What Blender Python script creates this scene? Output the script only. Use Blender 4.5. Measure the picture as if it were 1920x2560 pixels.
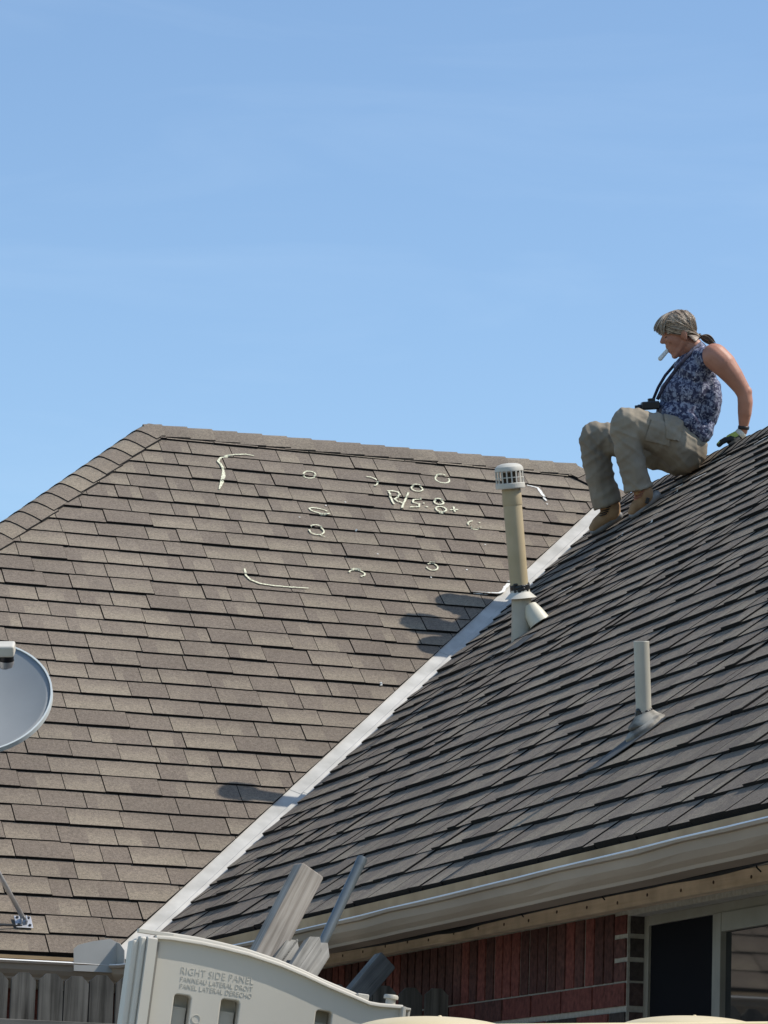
import bpy, bmesh, math, random
import numpy as np
from mathutils import Vector, Matrix, noise
random.seed(7); RNG = np.random.default_rng(5)
for o in list(bpy.data.objects): bpy.data.objects.remove(o)
scene = bpy.context.scene
COL = scene.collection

# ------------------------------------------------------------------ camera
YAW, PITCH, ROLL, FPX = 0.294757872, 0.186695453, 0.0319221605, 9302.005
EYE = Vector((0, 0, 1.6))
fwd = Vector((math.sin(YAW)*math.cos(PITCH), math.cos(YAW)*math.cos(PITCH), math.sin(PITCH)))
_r = Vector((math.cos(YAW), -math.sin(YAW), 0)); _u = _r.cross(fwd)
right = _r*math.cos(ROLL) + _u*math.sin(ROLL)
up = -_r*math.sin(ROLL) + _u*math.cos(ROLL)
cam = bpy.data.cameras.new('camera'); camo = bpy.data.objects.new('camera', cam); COL.objects.link(camo)
m = Matrix.Identity(4)
for i in range(3):
    m[i][0] = right[i]; m[i][1] = up[i]; m[i][2] = -fwd[i]; m[i][3] = EYE[i]
camo.matrix_world = m
cam.sensor_fit = 'HORIZONTAL'; cam.sensor_width = 36; cam.lens = FPX/1920*36
cam.clip_end = 3000; cam.clip_start = 0.1
scene.camera = camo
scene.render.resolution_x = 768; scene.render.resolution_y = 1024

# ------------------------------------------------------------------ sky, sun, exposure
SUN = Vector((0.589, -0.217, 0.778)).normalized()
EL = math.asin(SUN.z); ROT = math.atan2(SUN.x, SUN.y)
world = bpy.data.worlds.new('World'); scene.world = world; world.use_nodes = True
nt = world.node_tree; nt.nodes.clear()
wo = nt.nodes.new('ShaderNodeOutputWorld'); bg = nt.nodes.new('ShaderNodeBackground')
sky = nt.nodes.new('ShaderNodeTexSky'); sky.sky_type = 'NISHITA'; sky.sun_disc = False
sky.sun_elevation = EL; sky.sun_rotation = ROT; sky.altitude = 300
sky.air_density = 1.0; sky.dust_density = 1.0; sky.ozone_density = 2.6
bg.inputs['Strength'].default_value = 0.119
# faint thin cirrus veils spread over the whole sky
tc = nt.nodes.new('ShaderNodeTexCoord'); mp = nt.nodes.new('ShaderNodeMapping')
mp.inputs['Scale'].default_value = (3.0, 3.0, 16.0); mp.inputs['Rotation'].default_value = (0.12, -0.16, 0)
nz = nt.nodes.new('ShaderNodeTexNoise'); nz.inputs['Scale'].default_value = 2.2; nz.inputs['Detail'].default_value = 8; nz.inputs['Roughness'].default_value = .55
nz.inputs['Distortion'].default_value = 0.6
rp = nt.nodes.new('ShaderNodeValToRGB'); rp.color_ramp.elements[0].position = .5; rp.color_ramp.elements[1].position = .8
rp.color_ramp.elements[1].color = (.055, .055, .055, 1)
mx = nt.nodes.new('ShaderNodeMix'); mx.data_type = 'RGBA'
nt.links.new(tc.outputs['Generated'], mp.inputs['Vector']); nt.links.new(mp.outputs[0], nz.inputs['Vector'])
nt.links.new(nz.outputs[0], rp.inputs[0]); nt.links.new(rp.outputs[0], mx.inputs[0])
nt.links.new(sky.outputs[0], mx.inputs[6]); mx.inputs[7].default_value = (7.5, 7.8, 8.2, 1)
wb = nt.nodes.new('ShaderNodeVectorMath'); wb.operation = 'MULTIPLY'; wb.inputs[1].default_value = (.98, 1.045, 1.05); nt.links.new(mx.outputs[2], wb.inputs[0]); nt.links.new(wb.outputs[0], bg.inputs[0]); nt.links.new(bg.outputs[0], wo.inputs[0])
sl = bpy.data.lights.new('sun', 'SUN'); sl.energy = 3.35; sl.angle = math.radians(.55); sl.color = (1, .935, .84)
so = bpy.data.objects.new('sun', sl); COL.objects.link(so)
so.rotation_euler = SUN.to_track_quat('Z', 'Y').to_euler(); so.location = (30, -10, 40)
scene.view_settings.view_transform = 'Standard'; scene.view_settings.look = 'None'
scene.view_settings.exposure = 0.52; scene.view_settings.gamma = 1; scene.view_settings.use_curve_mapping = False

# ------------------------------------------------------------------ measuring helpers (a pixel of the photo -> a real place)
E_ = 0.127                      # shingle exposure
PHI = 0.693188; CO, SI = math.cos(PHI), math.sin(PHI)
YA = 111.086*E_; ZE = 1.6 + 7.494*E_; XB = 26.067*E_
VB = 32.287*E_; VA = 35.0*E_
AX0 = 4.60*.888; AX1 = 7.135*.888         # ends of the main ridge
RX = XB + VB*CO; RZ = ZE + VB*SI; RY1 = YA + VB*CO
YEND = 4.4
def ray(px, py): return right*((px-960)/FPX) + up*((1280-py)/FPX) + fwd
def on(ax, val, px, py):
    d = ray(px, py); return EYE + d*((val - EYE[ax])/d[ax])
def at(px, py, D): return EYE + ray(px, py)*D
class Plane:
    def __init__(s, O, U, V):
        s.O, s.U, s.V = Vector(O), Vector(U), Vector(V); s.N = s.U.cross(s.V)
    def P(s, u, v, w=0): return s.O + s.U*u + s.V*v + s.N*w
    def hit(s, px, py, w=0):
        d = ray(px, py); O = s.O + s.N*w
        P = EYE + d*(s.N.dot(O-EYE)/s.N.dot(d)); q = P-O
        return q.dot(s.U), q.dot(s.V)
PA = Plane((0, YA, ZE), (1, 0, 0), (0, CO, SI))
PB = Plane((XB, 0, ZE), (0, -1, 0), (CO, 0, SI))

# ------------------------------------------------------------------ materials
def mat(name, col=(.5, .5, .5), rough=.6, metal=0, spec=.5):
    m = bpy.data.materials.new(name); m.use_nodes = True
    b = m.node_tree.nodes['Principled BSDF']
    b.inputs['Base Color'].default_value = (*col, 1); b.inputs['Roughness'].default_value = rough
    b.inputs['Metallic'].default_value = metal; b.inputs['Specular IOR Level'].default_value = spec
    return m
def N(m, t, **kw):
    n = m.node_tree.nodes.new(t)
    for k, v in kw.items():
        if k in n.inputs: n.inputs[k].default_value = v
        else: setattr(n, k, v)
    return n
def L(m, a, b): m.node_tree.links.new(a, b)
def noisy(m, c1, c2, scale=5, detail=6, stretch=(1, 1, 1), coord='Object', lo=.3, hi=.7, bump=0, bscale=None, rough=.6, bdist=.002, rot=(0, 0, 0)):
    b = m.node_tree.nodes['Principled BSDF']
    tc = N(m, 'ShaderNodeTexCoord'); mp = N(m, 'ShaderNodeMapping', Scale=stretch, Rotation=rot); L(m, tc.outputs[coord], mp.inputs[0])
    nz = N(m, 'ShaderNodeTexNoise', Scale=scale, Detail=detail); L(m, mp.outputs[0], nz.inputs['Vector'])
    rp = N(m, 'ShaderNodeValToRGB'); e = rp.color_ramp.elements
    e[0].position, e[1].position = lo, hi; e[0].color = (*c1, 1); e[1].color = (*c2, 1)
    L(m, nz.outputs[0], rp.inputs[0]); L(m, rp.outputs[0], b.inputs['Base Color'])
    if bump:
        n2 = N(m, 'ShaderNodeTexNoise', Scale=bscale or scale*3, Detail=4); L(m, mp.outputs[0], n2.inputs['Vector'])
        bp = N(m, 'ShaderNodeBump', Strength=bump, Distance=bdist); L(m, n2.outputs[0], bp.inputs['Height']); L(m, bp.outputs[0], b.inputs['Normal'])
    return m
def NM(name, c1, c2, rough=.6, metal=0, spec=.5, **kw): return noisy(mat(name, c1, rough, metal, spec), c1, c2, **kw)

def shingle_mat():
    m = mat('asphalt_shingle', (.2, .18, .15), .95, spec=.25); b = m.node_tree.nodes['Principled BSDF']; b.inputs['Diffuse Roughness'].default_value = .35
    at_ = N(m, 'ShaderNodeAttribute', attribute_name='look'); sp = N(m, 'ShaderNodeSeparateColor'); L(m, at_.outputs['Color'], sp.inputs[0])
    uv = N(m, 'ShaderNodeUVMap'); uv.uv_map = 'UVMap'; su = N(m, 'ShaderNodeSeparateXYZ'); L(m, uv.outputs[0], su.inputs[0])
    geo = N(m, 'ShaderNodeNewGeometry')
    st = N(m, 'ShaderNodeMath', operation='GREATER_THAN'); L(m, su.outputs['X'], st.inputs[0]); L(m, sp.outputs[2], st.inputs[1])
    tm = N(m, 'ShaderNodeMix', data_type='FLOAT'); L(m, st.outputs[0], tm.inputs[0]); L(m, sp.outputs[0], tm.inputs[2]); L(m, sp.outputs[1], tm.inputs[3])
    tone = tm.outputs[0]
    # printed shadow band at the head of the pale tabs
    n0 = N(m, 'ShaderNodeTexNoise', Scale=22, Detail=3); L(m, geo.outputs['Position'], n0.inputs['Vector'])
    va = N(m, 'ShaderNodeMath', operation='MULTIPLY_ADD'); L(m, n0.outputs[0], va.inputs[0]); va.inputs[1].default_value = .55; L(m, su.outputs['Y'], va.inputs[2])
    mr = N(m, 'ShaderNodeMapRange'); mr.inputs['From Min'].default_value = .62; mr.inputs['From Max'].default_value = 1.28; L(m, va.outputs[0], mr.inputs['Value'])
    bm_ = N(m, 'ShaderNodeMath', operation='MULTIPLY'); L(m, mr.outputs[0], bm_.inputs[0]); bm_.inputs[1].default_value = .85
    t2 = N(m, 'ShaderNodeMath', operation='MULTIPLY'); L(m, bm_.outputs[0], t2.inputs[0]); L(m, tone, t2.inputs[1])
    t3 = N(m, 'ShaderNodeMath', operation='SUBTRACT'); L(m, tone, t3.inputs[0]); L(m, t2.outputs[0], t3.inputs[1])
    rp = N(m, 'ShaderNodeValToRGB'); e = rp.color_ramp.elements
    e[0].color = (.205, .167, .132, 1); e[1].color = (.290, .243, .183, 1)
    k = e.new(.35); k.color = (.226, .186, .146, 1); k = e.new(.7); k.color = (.258, .214, .164, 1)
    L(m, t3.outputs[0], rp.inputs[0])
    # granules and blotches
    g1 = N(m, 'ShaderNodeTexNoise', Scale=330, Detail=2, Roughness=.7); L(m, geo.outputs['Position'], g1.inputs['Vector'])
    g2 = N(m, 'ShaderNodeTexNoise', Scale=85, Detail=5, Roughness=.75); L(m, geo.outputs['Position'], g2.inputs['Vector'])
    g3 = N(m, 'ShaderNodeTexNoise', Scale=1.3, Detail=7, Roughness=.6); L(m, geo.outputs['Position'], g3.inputs['Vector'])
    def mrg(src, lo, hi, a=.3, b_=.7):
        r = N(m, 'ShaderNodeMapRange'); r.inputs['From Min'].default_value = a; r.inputs['From Max'].default_value = b_
        r.inputs['To Min'].default_value = lo; r.inputs['To Max'].default_value = hi; L(m, src, r.inputs['Value']); return r.outputs[0]
    p1 = N(m, 'ShaderNodeMath', operation='MULTIPLY'); L(m, mrg(g1.outputs[0], .6, 1.4), p1.inputs[0]); L(m, mrg(g2.outputs[0], .68, 1.32), p1.inputs[1])
    p2 = N(m, 'ShaderNodeMath', operation='MULTIPLY'); L(m, p1.outputs[0], p2.inputs[0]); L(m, mrg(g3.outputs[0], .84, 1.12), p2.inputs[1])
    vm = N(m, 'ShaderNodeVectorMath', operation='SCALE'); L(m, rp.outputs[0], vm.inputs[0]); L(m, p2.outputs[0], vm.inputs['Scale'])
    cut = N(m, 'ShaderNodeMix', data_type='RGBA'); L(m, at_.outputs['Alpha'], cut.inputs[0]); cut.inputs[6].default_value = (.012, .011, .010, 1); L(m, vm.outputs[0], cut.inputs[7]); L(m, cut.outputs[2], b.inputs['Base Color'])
    bp = N(m, 'ShaderNodeBump', Strength=1.0, Distance=.003); L(m, g1.outputs[0], bp.inputs['Height']); L(m, bp.outputs[0], b.inputs['Normal'])
    return m
def wood_mat(name, c1, c2, axis=2, s=1.0, bump=.6):
    m = mat(name, c1, .95, spec=.08); b = m.node_tree.nodes['Principled BSDF']
    st = [60*s, 60*s, 60*s]; st[axis] = 2.2*s
    tc = N(m, 'ShaderNodeTexCoord'); oi = N(m, 'ShaderNodeObjectInfo')
    ad = N(m, 'ShaderNodeVectorMath', operation='ADD'); L(m, tc.outputs['Object'], ad.inputs[0])
    sc = N(m, 'ShaderNodeMath', operation='MULTIPLY'); L(m, oi.outputs['Random'], sc.inputs[0]); sc.inputs[1].default_value = 13
    L(m, sc.outputs[0], ad.inputs[1])
    mp = N(m, 'ShaderNodeMapping', Scale=st); L(m, ad.outputs[0], mp.inputs[0])
    n1 = N(m, 'ShaderNodeTexNoise', Scale=1, Detail=8, Roughness=.65, Distortion=.5); L(m, mp.outputs[0], n1.inputs['Vector'])
    rp = N(m, 'ShaderNodeValToRGB'); e = rp.color_ramp.elements; e[0].position, e[1].position = .26, .74; e[0].color = (*c1, 1); e[1].color = (*c2, 1)
    L(m, n1.outputs[0], rp.inputs[0])
    n2 = N(m, 'ShaderNodeTexNoise', Scale=9, Detail=3); L(m, ad.outputs[0], n2.inputs['Vector'])
    mr = N(m, 'ShaderNodeMapRange'); mr.inputs['From Min'].default_value = .3; mr.inputs['From Max'].default_value = .7
    mr.inputs['To Min'].default_value = .8; mr.inputs['To Max'].default_value = 1.15; L(m, n2.outputs[0], mr.inputs['Value'])
    rnd = N(m, 'ShaderNodeMapRange'); rnd.inputs['To Min'].default_value = .8; rnd.inputs['To Max'].default_value = 1.15; L(m, oi.outputs['Random'], rnd.inputs['Value'])
    mu = N(m, 'ShaderNodeMath', operation='MULTIPLY'); L(m, mr.outputs[0], mu.inputs[0]); L(m, rnd.outputs[0], mu.inputs[1])
    vm = N(m, 'ShaderNodeVectorMath', operation='SCALE'); L(m, rp.outputs[0], vm.inputs[0]); L(m, mu.outputs[0], vm.inputs['Scale']); L(m, vm.outputs[0], b.inputs['Base Color'])
    bp = N(m, 'ShaderNodeBump', Strength=bump, Distance=.002); L(m, n1.outputs[0], bp.inputs['Height']); L(m, bp.outputs[0], b.inputs['Normal'])
    return m
def brick_mat():
    m = mat('red_brick', (.2, .05, .04), .9, spec=.2); b = m.node_tree.nodes['Principled BSDF']
    at_ = N(m, 'ShaderNodeAttribute', attribute_name='look'); geo = N(m, 'ShaderNodeNewGeometry')
    n1 = N(m, 'ShaderNodeTexNoise', Scale=60, Detail=6); L(m, geo.outputs['Position'], n1.inputs['Vector'])
    mr = N(m, 'ShaderNodeMapRange'); mr.inputs['From Min'].default_value = .3; mr.inputs['From Max'].default_value = .7; mr.inputs['To Min'].default_value = .6; mr.inputs['To Max'].default_value = 1.3
    L(m, n1.outputs[0], mr.inputs['Value']); vm = N(m, 'ShaderNodeVectorMath', operation='SCALE'); L(m, at_.outputs['Color'], vm.inputs[0]); L(m, mr.outputs[0], vm.inputs['Scale'])
    L(m, vm.outputs[0], b.inputs['Base Color'])
    bp = N(m, 'ShaderNodeBump', Strength=.6, Distance=.004); L(m, n1.outputs[0], bp.inputs['Height']); L(m, bp.outputs[0], b.inputs['Normal'])
    return m
M = dict(
    shingle=shingle_mat(), brick=brick_mat(),
    deck=NM('roof_underlay', (.012, .011, .010), (.022, .02, .018), .95, spec=.1, scale=30),
    valley=NM('painted_valley_metal', (.37, .36, .33), (.54, .525, .485), .7, scale=9, detail=8, bump=.1, bscale=15),
    gutter=NM('grey_beige_gutter_paint', (.29, .225, .165), (.38, .30, .225), .65, scale=2.2, detail=9, stretch=(1, 1, 4), bump=.12, bscale=6, bdist=.003),
    lip_glint=NM('gutter_lip_glint', (.80, .79, .75), (.86, .85, .82), .4, scale=8),  # paler than the gutter: the sunlit glint of the lip painted in
    fascia=NM('ochre_fascia_paint', (.33, .225, .115), (.47, .345, .20), .7, scale=5, detail=8, lo=.35, hi=.65),
    soffit=NM('soffit_paint', (.33, .32, .29), (.42, .40, .36), .8, scale=4),
    pine=wood_mat('pine_trim', (.56, .42, .28), (.78, .61, .44), axis=1, bump=.3),
    mortar=NM('mortar', (.27, .245, .205), (.38, .35, .30), .95, scale=60, bump=.5),
    frame=NM('window_frame_tan', (.19, .172, .138), (.245, .225, .185), .5, scale=10),
    screen=mat('window_screen', (.006, .006, .008), .9, spec=.1),
    wood=wood_mat('weathered_picket_wood', (.026, .024, .021), (.19, .18, .16), axis=2, s=.8),
    lumber=wood_mat('weathered_lumber', (.18, .155, .13), (.50, .455, .40), axis=2, s=1.9, bump=.35),
    lumber_b=wood_mat('grey_weathered_board', (.10, .098, .09), (.29, .285, .265), axis=2, s=1.9, bump=.35),
    resin=NM('grey_beige_resin', (.46, .43, .365), (.52, .49, .42), .5, scale=3, detail=8, bump=.10, bscale=90, bdist=.0006),
    tan=NM('tan_resin', (.60, .49, .28), (.70, .59, .37), .45, scale=5),
    metal=NM('galvanised_metal', (.42, .42, .42), (.62, .62, .62), .4, .7, scale=12),
    greymetal=NM('grey_flashing', (.085, .088, .088), (.13, .135, .135), .9, 0, .1, scale=12, detail=6),
    pipe_tan=NM('sun_yellowed_vent_paint', (.40, .32, .185), (.50, .41, .26), .55, scale=6, detail=8),
    pipe_cap=NM('vent_cap_plastic', (.50, .475, .40), (.62, .59, .52), .5, scale=10),
    pvc=NM('pale_grey_pvc', (.37, .35, .29), (.46, .44, .37), .5, scale=7, detail=8),
    boot_rub=NM('aged_rubber_boot', (.12, .11, .095), (.36, .335, .285), .85, 0, .15, scale=20, detail=8, lo=.4, hi=.6),
    sealant=mat('black_sealant', (.012, .012, .013), .35),
    dish=NM('dish_grey', (.23, .245, .25), (.28, .295, .30), .7, scale=3),
    dish_rim=mat('dish_rim_paint', (.55, .59, .58), .4),
    black=mat('black_plastic', (.008, .008, .01), .4),
    cable_or_shadow=mat('cable_rubber', (.006, .006, .006), .6),
    chalk=NM('lumber_chalk', (.22, .20, .14), (.70, .69, .52), .95, scale=170, spec=.1, lo=.34, hi=.5),
    chalk_w=NM('white_chalk', (.62, .61, .56), (.82, .82, .78), .95, scale=120, spec=.1),
    skin=None, grass=None)
# ------------------------------------------------------------------ object helpers
def link(name, me, m=None, parent=None, smooth=False):
    o = bpy.data.objects.new(name, me); COL.objects.link(o)
    if m is not None and not me.materials: me.materials.append(m)
    if smooth: me.shade_smooth()
    if parent is not None: o.parent = parent
    return o
def setp(o, **kw):
    for k, v in kw.items(): o[k] = v
    return o
def thing(name, label, cat, loc=(0, 0, 0), group=None):
    o = bpy.data.objects.new(name, None); COL.objects.link(o); o.location = loc; o.empty_display_size = .1
    o['label'] = label; o['category'] = cat
    if group: o['group'] = group
    return o
class MB:
    """collects geometry in world coordinates"""
    def __init__(s): s.v = []; s.f = []
    def add(s, vs, fs):
        n = len(s.v); s.v += [tuple(v) for v in vs]; s.f += [tuple(i+n for i in f) for f in fs]; return s
    def box(s, a, b):
        x0, y0, z0 = a; x1, y1, z1 = b
        return s.add([(x0, y0, z0), (x1, y0, z0), (x1, y1, z0), (x0, y1, z0), (x0, y0, z1), (x1, y0, z1), (x1, y1, z1), (x0, y1, z1)],
                     [(0, 3, 2, 1), (4, 5, 6, 7), (0, 1, 5, 4), (1, 2, 6, 5), (2, 3, 7, 6), (3, 0, 4, 7)])
    def obox(s, c, X, Y, Z):
        c, X, Y, Z = map(Vector, (c, X, Y, Z))
        vs = [c+X*a+Y*b+Z*d for d in (-1, 1) for a, b in ((-1, -1), (1, -1), (1, 1), (-1, 1))]
        return s.add(vs, [(0, 3, 2, 1), (4, 5, 6, 7), (0, 1, 5, 4), (1, 2, 6, 5), (2, 3, 7, 6), (3, 0, 4, 7)])
    def tube(s, pts, rad, seg=12, caps=True, flat=None):
        pts = [Vector(p) for p in pts]; n = len(pts)
        if not hasattr(rad, '__len__'): rad = [rad]*n
        ref = None; rings = []
        for i, p in enumerate(pts):
            t = (pts[min(i+1, n-1)]-pts[max(i-1, 0)]).normalized()
            if ref is None: ref = Vector((0, 0, 1)) if abs(t.z) < .9 else Vector((1, 0, 0))
            a = (ref - t*ref.dot(t)).normalized(); ref = a; b = t.cross(a)
            ka, kb = flat or (1, 1)
            rings.append([p + (a*math.cos(2*math.pi*k/seg)*ka + b*math.sin(2*math.pi*k/seg)*kb)*rad[i] for k in range(seg)])
        vs = [q for r in rings for q in r]; fs = []
        for i in range(n-1):
            for k in range(seg):
                k2 = (k+1) % seg; fs.append((i*seg+k, i*seg+k2, (i+1)*seg+k2, (i+1)*seg+k))
        if caps: fs.append(tuple(range(seg))[::-1]); fs.append(tuple((n-1)*seg+k for k in range(seg)))
        return s.add(vs, fs)
    def lathe(s, base, axis, prof, seg=24, caps=True):
        base, axis = Vector(base), Vector(axis).normalized()
        ref = Vector((1, 0, 0)) if abs(axis.x) < .9 else Vector((0, 1, 0))
        a = (ref-axis*ref.dot(axis)).normalized(); b = axis.cross(a)
        vs = [base+axis*h+(a*math.cos(2*math.pi*k/seg)+b*math.sin(2*math.pi*k/seg))*r for r, h in prof for k in range(seg)]
        fs = []; n = len(prof)
        for i in range(n-1):
            for k in range(seg):
                k2 = (k+1) % seg; fs.append((i*seg+k, i*seg+k2, (i+1)*seg+k2, (i+1)*seg+k))
        if caps: fs.append(tuple(range(seg))[::-1]); fs.append(tuple((n-1)*seg+k for k in range(seg)))
        return s.add(vs, fs)
    def prism(s, poly, ex):
        """polygon (list of points) extruded by vector ex"""
        ex = Vector(ex); n = len(poly); vs = [Vector(p) for p in poly] + [Vector(p)+ex for p in poly]
        return s.add(vs, [tuple(range(n))[::-1], tuple(range(n, 2*n))] + [(i, (i+1) % n, n+(i+1) % n, n+i) for i in range(n)])
    def capsule(s, a, b, ra, rb, seg=16, sc=None):
        """round cone from a to b"""
        a, b = Vector(a), Vector(b); t = (b-a); Lh = t.length
        if Lh < 1e-6: t = Vector((0, 0, 1)); Lh = 1e-6
        t.normalize(); prof = []
        for k in range(1, 6): an = -math.pi/2+math.pi/2*k/5; prof.append((ra*math.cos(an), ra*math.sin(an)))
        for k in range(0, 5): an = math.pi/2*k/5; prof.append((rb*math.cos(an), Lh+rb*math.sin(an)))
        return s.lathe(a, t, prof, seg)
    def ellipsoid(s, c, X, Y, Z, seg=20, rings=12):
        c, X, Y, Z = map(Vector, (c, X, Y, Z)); vs = []; fs = []
        for i in range(1, rings):
            th = math.pi*i/rings
            for k in range(seg):
                ph = 2*math.pi*k/seg; vs.append(c+X*math.sin(th)*math.cos(ph)+Y*math.sin(th)*math.sin(ph)-Z*math.cos(th))
        for i in range(rings-2):
            for k in range(seg):
                k2 = (k+1) % seg; fs.append((i*seg+k, i*seg+k2, (i+1)*seg+k2, (i+1)*seg+k))
        fs.append(tuple(range(seg))[::-1]); fs.append(tuple((rings-2)*seg+k for k in range(seg)))
        return s.add(vs, fs)
    def mesh(s, name): 
        me = bpy.data.meshes.new(name); me.from_pydata(s.v, [], s.f); me.update(); return me
    def fixed(s, name):
        me = s.mesh(name); bm = bmesh.new(); bm.from_mesh(me); bmesh.ops.recalc_face_normals(bm, faces=bm.faces); bm.to_mesh(me); bm.free(); return me
    def obj(s, name, m, parent=None, smooth=False, bevel=0, seg=2):
        o = link(name, s.fixed(name), m, None, False)
        if parent is not None:
            o.parent = parent; o.matrix_parent_inverse = parent_world(parent).inverted()
        if bevel:
            b = o.modifiers.new('bevel', 'BEVEL'); b.width = bevel; b.segments = seg; b.limit_method = 'ANGLE'; b.angle_limit = .6
        if smooth: o.data.shade_smooth() if smooth is True else o.data.shade_auto_smooth() if hasattr(o.data, 'shade_auto_smooth') else smooth_by_angle(o, smooth)
        return o
def parent_world(p):
    mtx = Matrix.LocRotScale(p.location, p.rotation_euler, p.scale)
    if p.parent is not None: mtx = parent_world(p.parent) @ p.matrix_parent_inverse @ mtx
    return mtx
def smooth_by_angle(o, ang):
    me = o.data; bm = bmesh.new(); bm.from_mesh(me)
    for f in bm.faces: f.smooth = True
    for e in bm.edges:
        e.smooth = len(e.link_faces) == 2 and e.calc_face_angle(0) < ang
    bm.to_mesh(me); bm.free()
def evaluated(o, name):
    dg = bpy.context.evaluated_depsgraph_get(); dg.update()
    me = bpy.data.meshes.new_from_object(o.evaluated_get(dg)); me.name = name
    bpy.data.objects.remove(o); return me
def remeshed(mb, name, voxel, smooth=4, factor=.5):
    o = link('tmp', mb.fixed('tmp'))
    r = o.modifiers.new('r', 'REMESH'); r.mode = 'VOXEL'; r.voxel_size = voxel
    if smooth: s_ = o.modifiers.new('s', 'SMOOTH'); s_.iterations = smooth; s_.factor = factor
    return evaluated(o, name)
def look_attr(me, looks):
    a = me.attributes.new('look', 'FLOAT_COLOR', 'FACE')
    a.data.foreach_set('color', np.asarray(looks, dtype=np.float32).ravel())

# ------------------------------------------------------------------ ground
setp(MB().box((-5, -4.0, .0), (3.55, 14.0, .02)).obj('bounce_slab', NM('bounce_slab_concrete', (.46, .43, .37), (.58, .55, .48), .9, scale=3, detail=9), bevel=0), kind='structure')  # unseen pale slab added to bounce sunlight up to eave and wall
g = MB(); g.add([(-600, -600, 0), (600, -600, 0), (600, 600, 0), (-600, 600, 0)], [(0, 1, 2, 3)])
M['grass'] = NM('lawn', (.035, .05, .016), (.09, .11, .04), .9, scale=3, detail=10, bump=.5)
setp(g.obj('ground', M['grass']), kind='structure')

# ------------------------------------------------------------------ house
house = thing('brick_house', 'red brick house with brown shingled hip roof and a long wing with gutters', 'house', (XB+.3, YA+.3, 0))
def part(mb, name, m, parent, **kw): return mb.obj(name, m, parent, **kw)

# roof decks (solid bodies under the shingles)
dk = -.0142
A_back = YA + 2*VA*CO
def deck(name, polys, parent, m):
    mb = MB()
    for P in polys: mb.prism([Vector(q)+Vector((0, 0, dk/CO)) for q in P], (0, 0, -.03))
    return mb.obj(name, m, parent)
ex0, ex1 = AX0-VA*CO, AX1+VA*CO
ZA = ZE+VA*SI; YR = YA+VA*CO
tipB = (RX, RY1, RZ)
main_roof = deck('main_roof', [
    [(ex0, YA, ZE), (XB, YA, ZE), tipB, (AX1+(VA-VB)*CO, RY1, RZ), (AX1, YR, ZA), (AX0, YR, ZA)],
    [(ex0, A_back, ZE), (ex0, YA, ZE), (AX0, YR, ZA)],
    [(ex1, YA, ZE), (ex1, A_back, ZE), (AX1, YR, ZA)],
    [(ex1, A_back, ZE), (ex0, A_back, ZE), (AX0, YR, ZA), (AX1, YR, ZA)]], house, M['deck'])
XE = 2*RX-XB
wing_roof = deck('wing_roof', [
    [(XB, YEND, ZE), (RX, YEND, RZ), tipB, (XB, YA, ZE)],
    [(RX, YEND, RZ), (XE, YEND, ZE), (XE, YA, ZE), tipB]], house, M['deck'])

# ---- shingles
def sh_top(v): return .0012 - .0086*((v % E_)/E_)
LOOKS = []
def rnd_look(r):
    t = r.random()
    a = r.uniform(.0, .35) if t < .5 else r.uniform(.6, 1.0)
    b = (r.uniform(.6, 1.0) if a < .5 else r.uniform(.0, .4))
    k = r.random()
    s = r.uniform(.3, .7) if k < .62 else 2.0
    return (a, b, s, 1)
WID = [.085, .12, .15, .17, .19, .21, .225, .24, .26]
WP = [.05, .08, .11, .14, .16, .16, .14, .1, .06]
lr = random.Random(11)
VAR = {}
def clip(poly, n, d):
    out = []
    for i in range(len(poly)):
        a, b = poly[i], poly[(i+1) % len(poly)]
        da = n[0]*a[0]+n[1]*a[1]-d; db = n[0]*b[0]+n[1]*b[1]-d
        if da <= 0: out.append(a)
        if (da < 0 < db) or (db < 0 < da):
            t = da/(da-db); out.append((a[0]+(b[0]-a[0])*t, a[1]+(b[1]-a[1])*t))
    return out
def piece_geo(poly, w, T, skew=0):
    """poly in (u, v) of the piece, v=0 at the butt; returns verts, faces, uvs(per face corner)"""
    n = len(poly)
    top = [(p[0], p[1], T - .0088*p[1]/E_) for p in poly]; bot = [(p[0], p[1], -.0145) for p in poly]
    vs = top+bot; fs = [tuple(range(n))]
    uv = [[(p[0]/w, p[1]/E_) for p in poly]]
    for i in range(n):
        j = (i+1) % n
        fs.append((j, i, n+i, n+j)); uv.append([(poly[j][0]/w, poly[j][1]/E_), (poly[i][0]/w, poly[i][1]/E_)]*1+[(poly[i][0]/w, poly[i][1]/E_), (poly[j][0]/w, poly[j][1]/E_)])
    return vs, fs, uv
def make_sh_mesh(name, vs, fs, uvs, looks):
    me = bpy.data.meshes.new(name); me.from_pydata(vs, [], fs)
    ul = me.uv_layers.new(name='UVMap'); flat = [c for f in uvs for c in f]
    ul.data.foreach_set('uv', np.asarray(flat, dtype=np.float32).ravel())
    look_attr(me, looks); me.materials.append(M['shingle']); me.update(); return me
for wi, w in enumerate(WID):
    for k in range(7):
        gp = .0036
        T = lr.choice((-.0010, -.0004, .0022, .0034))
        poly = [(gp/2, 0), (w-gp/2, 0), (w-gp/2, E_+.012), (gp/2, E_+.012)]
        # slightly uneven butt line
        poly[0] = (poly[0][0], lr.uniform(-.002, .002)); poly[1] = (poly[1][0], lr.uniform(-.002, .002))
        VAR[(wi, k)] = (poly, T, rnd_look(lr))
VMESH = {}
pieces = []   # (score, plane key, plane, u, v, var or None, geo)
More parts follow.
